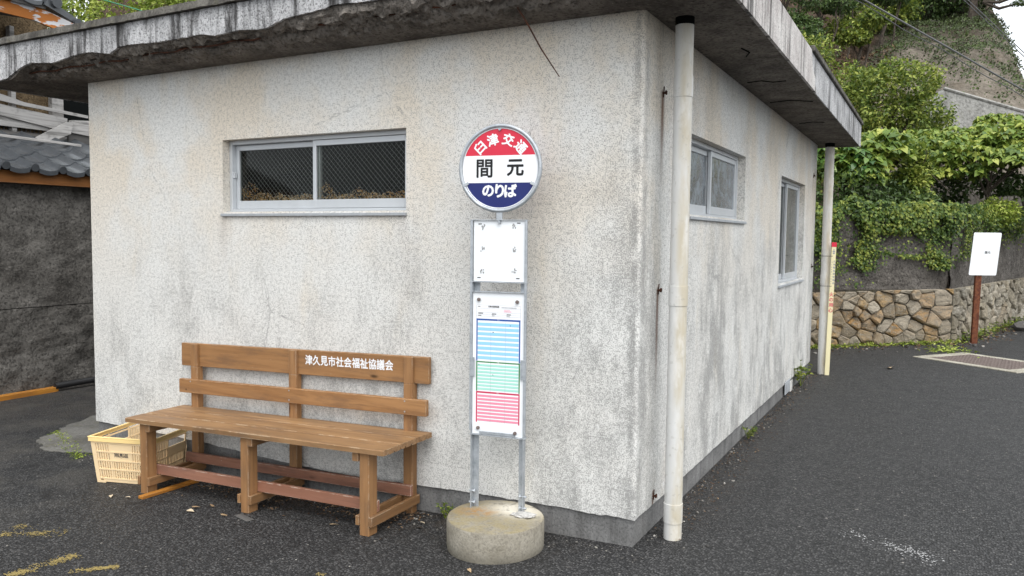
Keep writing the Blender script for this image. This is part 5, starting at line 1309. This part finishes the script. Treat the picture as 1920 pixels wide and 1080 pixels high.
# leaf litter and bare twigs on the brown part of the slope
C = []; 
for i in range(5000):
    x, y = g.uniform(-6, -.4), g.uniform(21, 29); C.append((x, y - .05, hill_at(x, y) + .05 * g.random()))
n = len(C); V, F = leaf_arrays(C, g.normal(size=(n, 3)), g.normal(size=(n, 3)) + np.array([0, -.5, .8]), g.uniform(.07, .15, n), g.uniform(.04, .09, n))
tag(link('leaf_litter', np_mesh('leaf_litter', V, F, MT['litter'])), 'brown leaf litter on the wooded slope', 'leaf litter', kind='stuff')

# ------------------------------------------------------------------ map board, grate, cables, small things
mb = tag(empty('map_board', (1.804, 9.67, gz(1.804)), math.atan2(.4754, .8797) - 0.02), 'faded white map board on a rusty post in front of the stone wall', 'sign')
k = MB(); k.box((0, .02, .50), (.085, .045, 1.06), Matrix.Rotation(R(0.9), 4, 'Y'), .003); k.build('post', MT['rustpost'], mb)
def rr_poly(x0, x1, z0, z1, r, sk):
    out = []
    for (cx, cz, a) in ((x1 - r, z1 - r, 0), (x0 + r, z1 - r, 90), (x0 + r, z0 + r, 180), (x1 - r, z0 + r, 270)):
        for i in range(5): t = R(a + i * 22.5); out.append((cx + r * math.cos(t) + sk * (cz - .6), cz + r * math.sin(t)))
    return out
k = MB(); k.prism(rr_poly(-.185, .21, 1.005, 1.625, .02, .085), lambda u, v, w: (u, w, v), -.022, -.012); bo = k.build('board', MT['whiteboard'], mb)
tx = TextMB(); fn = lambda u, v, d=0: (u + .085 * (v - 1.0), -.0228 - d, v)
tx.add('間', .042, fn, .001, 0, .055, 1.335); tx.add('元', .042, fn, .001, 0, .098, 1.335); tx.build('lettering', MT['black'], bo)
k = MB(); rr = random.Random(3)
for i in range(330):
    u, v = rr.uniform(-.16, .18), rr.uniform(1.03, 1.60); w, h = (rr.uniform(.003, .012), .0016) if rr.random() < .6 else (.0016, rr.uniform(.003, .012))
    if .02 < u < .13 and 1.28 < v < 1.39: continue
    k.face([fn(u, v), fn(u + w, v), fn(u + w, v + h), fn(u, v + h)])
k.build('faded_print', simple('faded_print', (.36, .38, .43), .7), bo)

# drain grate
G = [Vector((1.035, 7.829, 0)), Vector((2.045, 6.895, 0)), Vector((2.55, 7.60, 0)), Vector((1.50, 8.76, 0))]
gx = (G[1] - G[0]); gl = gx.length; gx.normalize(); gy = Vector((-gx.y, gx.x, 0)); gw = .88
dg_ = tag(empty('drain_grate', (G[0].x, G[0].y, 0), math.atan2(gx.y, gx.x)), 'rusty steel drain grate in a pale concrete frame set in the asphalt', 'drain grate')
def gfz(x, y, z):
    p = G[0] + gx * x + gy * y; return (x, y, gz(p.x) + z)
k = MB(); t = .10
k.b2(0, gl + .1, 0, t, -.1, .012, .004); k.b2(0, gl + .1, gw - t, gw, -.1, .012, .004); k.b2(0, .18, t, gw - t, -.1, .0115, .004); k.b2(gl - .08, gl + .1, t, gw - t, -.1, .0115, .004); k.xf(gfz); k.build('frame', MT['frameconc'], dg_)
k = MB(); i = 0; x = .185
while x < gl - .085: k.b2(x, x + .012, t + .003, gw - t - .003, -.02, .012); x += .046
y = t + .02
while y < gw - t - .01: k.b2(.183, gl - .082, y, y + .016, -.02, .0095); y += .060
k.xf(gfz); k.build('bars', MT['dirtcone'], dg_)
k = MB(); k.b2(.18, gl - .08, t, gw - t, -.09, .0035); k.xf(gfz); k.build('pit', MT['void'], dg_)

def cable(label, p0, p1, r, sag, wob=0.0, n=60):
    p0, p1 = Vector(p0), Vector(p1); d = p1 - p0; pts = []
    for i in range(n + 1):
        t = i / n; q = p0 + d * t; q.z -= sag * 4 * t * (1 - t)
        if wob: q += Vector((0, 0, 1)) * wob * math.sin(t * 70) + Vector((1, 0, 0)) * wob * .5 * math.cos(t * 53)
        pts.append(q)
    k = MB(); k.tube(pts, r, 6); return tag(k.build('utility_cable', MT['cable'], None, True), label, 'cable', 'overhead cables')
def ext(a, b_, s0, s1): a, b_ = Vector(a), Vector(b_); d = b_ - a; return a - d * s0, b_ + d * s1
a, e = ext((-.16, 12.96, 6.11), (2.59, 14.31, 4.42), 2.2, 1.6); cable('thick straight cable, lowest in the sky, crossing the shotcrete slope', a, e, .017, .0)
a, e = ext((-.29, 12.95, 6.10), (2.6, 14.37, 4.30), 2.2, 1.6); cable('thin wavy wire hanging just below the thick cable', a, e, .008, .0, .02)
a, e = ext((1.49, 13.85, 6.15), (2.56, 14.35, 5.07), 2.5, 2.5); cable('thin cable running down in front of the sky, lower of two', a, e, .008, .0)
a, e = ext((1.55, 13.85, 6.15), (2.62, 14.35, 5.07), 2.5, 2.5); cable('thin cable running down in front of the sky, upper of two', a, e, .008, .0)
a, e = ext((-9.0, 3.6, 4.75), (-8.35, 4.0, 4.55), 2.0, 1.5); k = MB(); k.tube([a, e], .008, 5); tag(k.build('green_rope', simple('green_rope', (.05, .22, .12), .6)), 'thin green rope stretched over the bright bush at top left', 'rope')

# weeds
def weed(x, y, z, h, n, seed, label, spread=.5):
    g = np.random.default_rng(seed); o = tag(empty('weed', (x, y, z)), label, 'weed', 'weeds along the wall foot'); C, Dr, Nr, Ls = [], [], [], []; k = MB()
    for i in range(max(4, n // 7)):
        a = g.uniform(0, 6.28); tip = Vector((math.cos(a) * h * spread, math.sin(a) * h * spread, h * g.uniform(.6, 1.0))); k.tube([(0, 0, -.01), tip * .5 + Vector((0, 0, h * .12)), tip], [.0025, .002, .001], 5)
        for j in range(7):
            t = .35 + .65 * j / 6; p = tip * t + Vector((0, 0, h * .2 * t * (1 - t))); C.append(p[:]); d = g.normal(size=3); d[2] = abs(d[2]) * .4; Dr.append(d); Nr.append(np.array([0, 0, 1]) + g.normal(size=3) * .3); Ls.append(h * g.uniform(.18, .36))
    V, F = leaf_arrays(C, Dr, Nr, Ls, np.array(Ls) * .5, .08, .1); link('leaves', np_mesh('leaves', V, F, MT['bush']), o); k.build('stem', MT['bush'], o)
weed(.035, 2.52, 0, .12, 50, 1, 'small leafy weed at the foot of the side wall, nearer the camera', .55)
weed(.05, 5.05, 0, .26, 70, 2, 'taller weed by the side wall near the vent', .45)
weed(-1.10, -.035, gz(-1.1), .10, 40, 3, 'tiny green weed between the bench and the concrete drum', .4)

# stones, leaves and litter on the asphalt
g = np.random.default_rng(5)
def pebbles(n, fnp, smin, smax, name, label):
    k = bmesh.new(); bmesh.ops.create_icosphere(k, subdivisions=1, radius=1); bv = np.array([v.co[:] for v in k.verts]); bf = np.array([[v.index for v in f.verts] for f in k.faces]); k.free(); Vs, Fs = [], []
    for i in range(n):
        x, y = fnp(); s = smin + (smax - smin) * g.random() ** 3; sc = np.array([1, g.uniform(.6, 1), g.uniform(.4, .8)]) * s; a = g.uniform(0, 6.28)
        v = bv * (1 + .25 * g.normal(size=(len(bv), 1))) * sc; v = np.stack([v[:, 0] * math.cos(a) - v[:, 1] * math.sin(a), v[:, 0] * math.sin(a) + v[:, 1] * math.cos(a), v[:, 2]], 1) + np.array([x, y, gz(x) + s * .25]); Vs.append(v); Fs.append(bf + i * len(bv))
    tag(link(name, np_mesh(name, np.concatenate(Vs), np.concatenate(Fs), peb)), label, 'gravel', kind='stuff')
M = Mat('loose_pebble', .8, .3); M.col(M.ramp(M.island(), [(0, (.035, .034, .032)), (.6, (.09, .085, .08)), (.93, (.20, .19, .17)), (1, (.42, .40, .37))])); peb = M.m
def f_side(): return abs(g.normal()) * .10 + .0, g.uniform(.1, 6.2)
def f_front(): return g.uniform(-4.2, .1), -.02 - abs(g.normal()) * .09
def f_open():
    return (g.uniform(-3.6, 2.5), g.uniform(-2.2, -.2)) if g.random() < .5 else (g.uniform(.1, 3.0), g.uniform(-.5, 9.5))
def f_far(): s = g.uniform(0, 4); p = Acr + (tdir if g.random() < .5 else rdir) * s; n_ = abs(g.normal()) * .35 + .05; return p.x + n_ * .5, p.y - n_ * .8
pebbles(800, f_side, .0025, .012, 'gravel', 'loose grit along the foot of the side wall'); pebbles(700, f_front, .0025, .011, 'gravel', 'loose grit along the foot of the front wall under the bench')
pebbles(260, f_open, .0025, .008, 'gravel', 'stray pale grit scattered over the asphalt'); pebbles(420, f_far, .006, .03, 'gravel', 'grit and small stones in front of the field stone wall')
def litter(n, fnp, L, m, name, label, cat, zup=.012):
    C = []
    for i in range(n):
        x, y = fnp(); C.append((x, y, gz(x) + .004 + zup * g.random() ** 2))
    V, F = leaf_arrays(C, g.normal(size=(n, 3)) * np.array([1, 1, .25]), np.array([0, 0, 1]) + g.normal(size=(n, 3)) * .35, L * g.uniform(.5, 1.4, n), L * g.uniform(.25, .6, n), .12, .1)
    tag(link(name, np_mesh(name, V, F, m)), label, cat, kind='stuff')
litter(900, lambda: (g.uniform(-3.1, -1.2), -.04 - abs(g.normal()) * .13), .022, MT['litter'], 'leaf_litter', 'dark crumbled leaf litter under the bench', 'leaf litter')
litter(500, lambda: (abs(g.normal()) * .09 + .01, g.uniform(.2, 6.1)), .018, MT['litter'], 'leaf_litter', 'brown litter along the foot of the side wall', 'leaf litter')
litter(700, f_far, .05, MT['litter'], 'leaf_litter', 'dead leaves in front of the field stone wall', 'leaf litter')
litter(900, lambda: (lambda s, w: ((Acr + tdir * s).x + w * .59, (Acr + tdir * s).y - w * .8))(g.uniform(-.1, 2.4), .05 + abs(g.normal()) * .10), .05, MT['hedge'], 'moss', 'yellow green moss and grass along the stone wall foot', 'moss', .04)
litter(700, lambda: (lambda s, w: ((Acr + rdir * s).x + w, (Acr + rdir * s).y - w * .3))(g.uniform(0, 5), .05 + abs(g.normal()) * .10), .06, MT['bush'], 'grass', 'low weeds along the pale part of the stone wall', 'grass', .12)
litter(260, lambda: (1.45 + g.normal() * .12, 8.75 + g.normal() * .22), .05, MT['hedge'], 'moss', 'yellow green moss at the back corner of the drain grate', 'moss', .02)
litter(500, lambda: (lambda s: (-5.3 + s * 1.05, -.02 - s * .10 + g.normal() * .035 + .35 * (1 - s)))(g.random()), .022, MT['hedge'], 'moss', 'mossy line along the edge of the concrete apron', 'moss', .01)
# single fallen leaves
lm_ = MB(); lm_.bm.free()
fm = heart_mesh('fallen_leaf', leafy('fallen_leaf_tan', (.30, .20, .11), (.48, .36, .22), (.66, .58, .45), 'object', .8, .05), .55)
leaves = [(-2.545, -.55, .045, 'pale curled dead leaf in front of the bench, left of the middle leg'), (-2.52, -.60, .055, 'tan dead leaf beside the pale curled leaf'), (-2.44, -.49, .04, 'cream dead leaf nearest the middle bench leg'), (-1.12, -.24, .05, 'grey dead leaf right of the bench\'s right legs'), (-1.17, -.17, .035, 'small dead leaf against the right rear bench leg'), (-1.60, -.42, .05, 'brown dead leaf under the bench, left of the right legs'), (-2.28, -.57, .05, 'dead leaf under the middle of the bench rail'), (-.60, -.60, .035, 'orange dead leaf at the front of the concrete drum'), (-3.2, -.62, .05, 'tan dead leaf in front of the crate'), (-3.08, -.60, .04, 'small yellow leaf between crate and orange stick'), (-.12, -.64, .03, 'small pale leaf on the asphalt right of the drum'), (-3.02, -1.44, .04, 'yellowish leaf among the yellow paint streaks'), (.83, 6.73, .16, 'brown pine twig leaf on the asphalt before the drain grate')]
for i, (x, y, l, lb) in enumerate(leaves):
    o = link('fallen_leaf', fm); o.location = (x, y, gz(x) + .012); o.scale = (l, l, l); o.rotation_euler = (rnd.uniform(-.3, .3), rnd.uniform(-.3, .2), rnd.uniform(0, 6.28)); tag(o, lb, 'leaf', 'fallen leaves')
# worn paint on the asphalt: separate flecks
def paint(name, pts, w, n, m, label, seed, fs=.012):
    g = np.random.default_rng(seed); V, F = [], []; P = [Vector((*p, 0)) for p in pts]
    for i in range(n):
        t = g.random() * (len(P) - 1); k = int(t); q = P[k].lerp(P[k + 1], t - k); d = (P[k + 1] - P[k]).normalized(); s = Vector((-d.y, d.x, 0)); q += s * g.normal() * w * .42
        if mn.noise(Vector((q.x * 9, q.y * 9, seed))) < -.12 and g.random() < .8: continue
        a0 = g.uniform(0, 6.28); r = fs * g.uniform(.25, 1) ; m_ = 5; b0 = len(V)
        for j in range(m_): a = a0 + 6.283 * j / m_; V.append((q.x + r * g.uniform(.5, 1) * math.cos(a), q.y + r * g.uniform(.5, 1) * math.sin(a), gz(q.x) + .0035 + i * 2e-7))
        for j in range(1, m_ - 1): F.append((b0, b0 + j, b0 + j + 1))
    tag(link(name, np_mesh(name, V, F, m)), label, 'road marking')
paint('paint_streak', [(-3.25, -1.36), (-3.04, -1.27), (-2.84, -1.13)], .05, 900, MT['ypaint'], 'upper worn yellow paint streak at the lower left', 1, .006)
paint('paint_streak', [(-3.20, -1.20), (-3.06, -1.18)], .05, 200, MT['ypaint'], 'short yellow paint smudge above the upper streak', 5, .005)
paint('paint_streak', [(-2.52, -1.62), (-2.50, -1.48), (-2.47, -1.30)], .05, 1100, MT['ypaint'], 'middle worn yellow paint streak at the lower left', 2, .006)
paint('paint_streak', [(-2.30, -1.46), (-2.22, -1.38), (-2.15, -1.30)], .035, 650, MT['ypaint'], 'lowest worn yellow paint streak nearest the frame edge', 3, .006)
paint('paint_streak', [(-1.22, -.95), (-1.17, -.94)], .02, 60, MT['ypaint'], 'tiny yellow paint trace before the concrete drum', 6, .005)
paint('paint_mark', [(.90, .70), (1.05, .62), (1.20, .55), (1.36, .47)], .075, 420, MT['wpaint'], 'worn white paint mark on the asphalt by the side road', 4, .0065)
k = MB(); k.ball((0, 0, .06), .17, 2, .7, 3, (1.3, .9, .6)); o = k.build('wood_chunk', MT['darkwood']); o.location = (2.62, 11.85, gz(2.6)); tag(o, 'dark weathered chunk lying on the road at the right edge', 'debris')
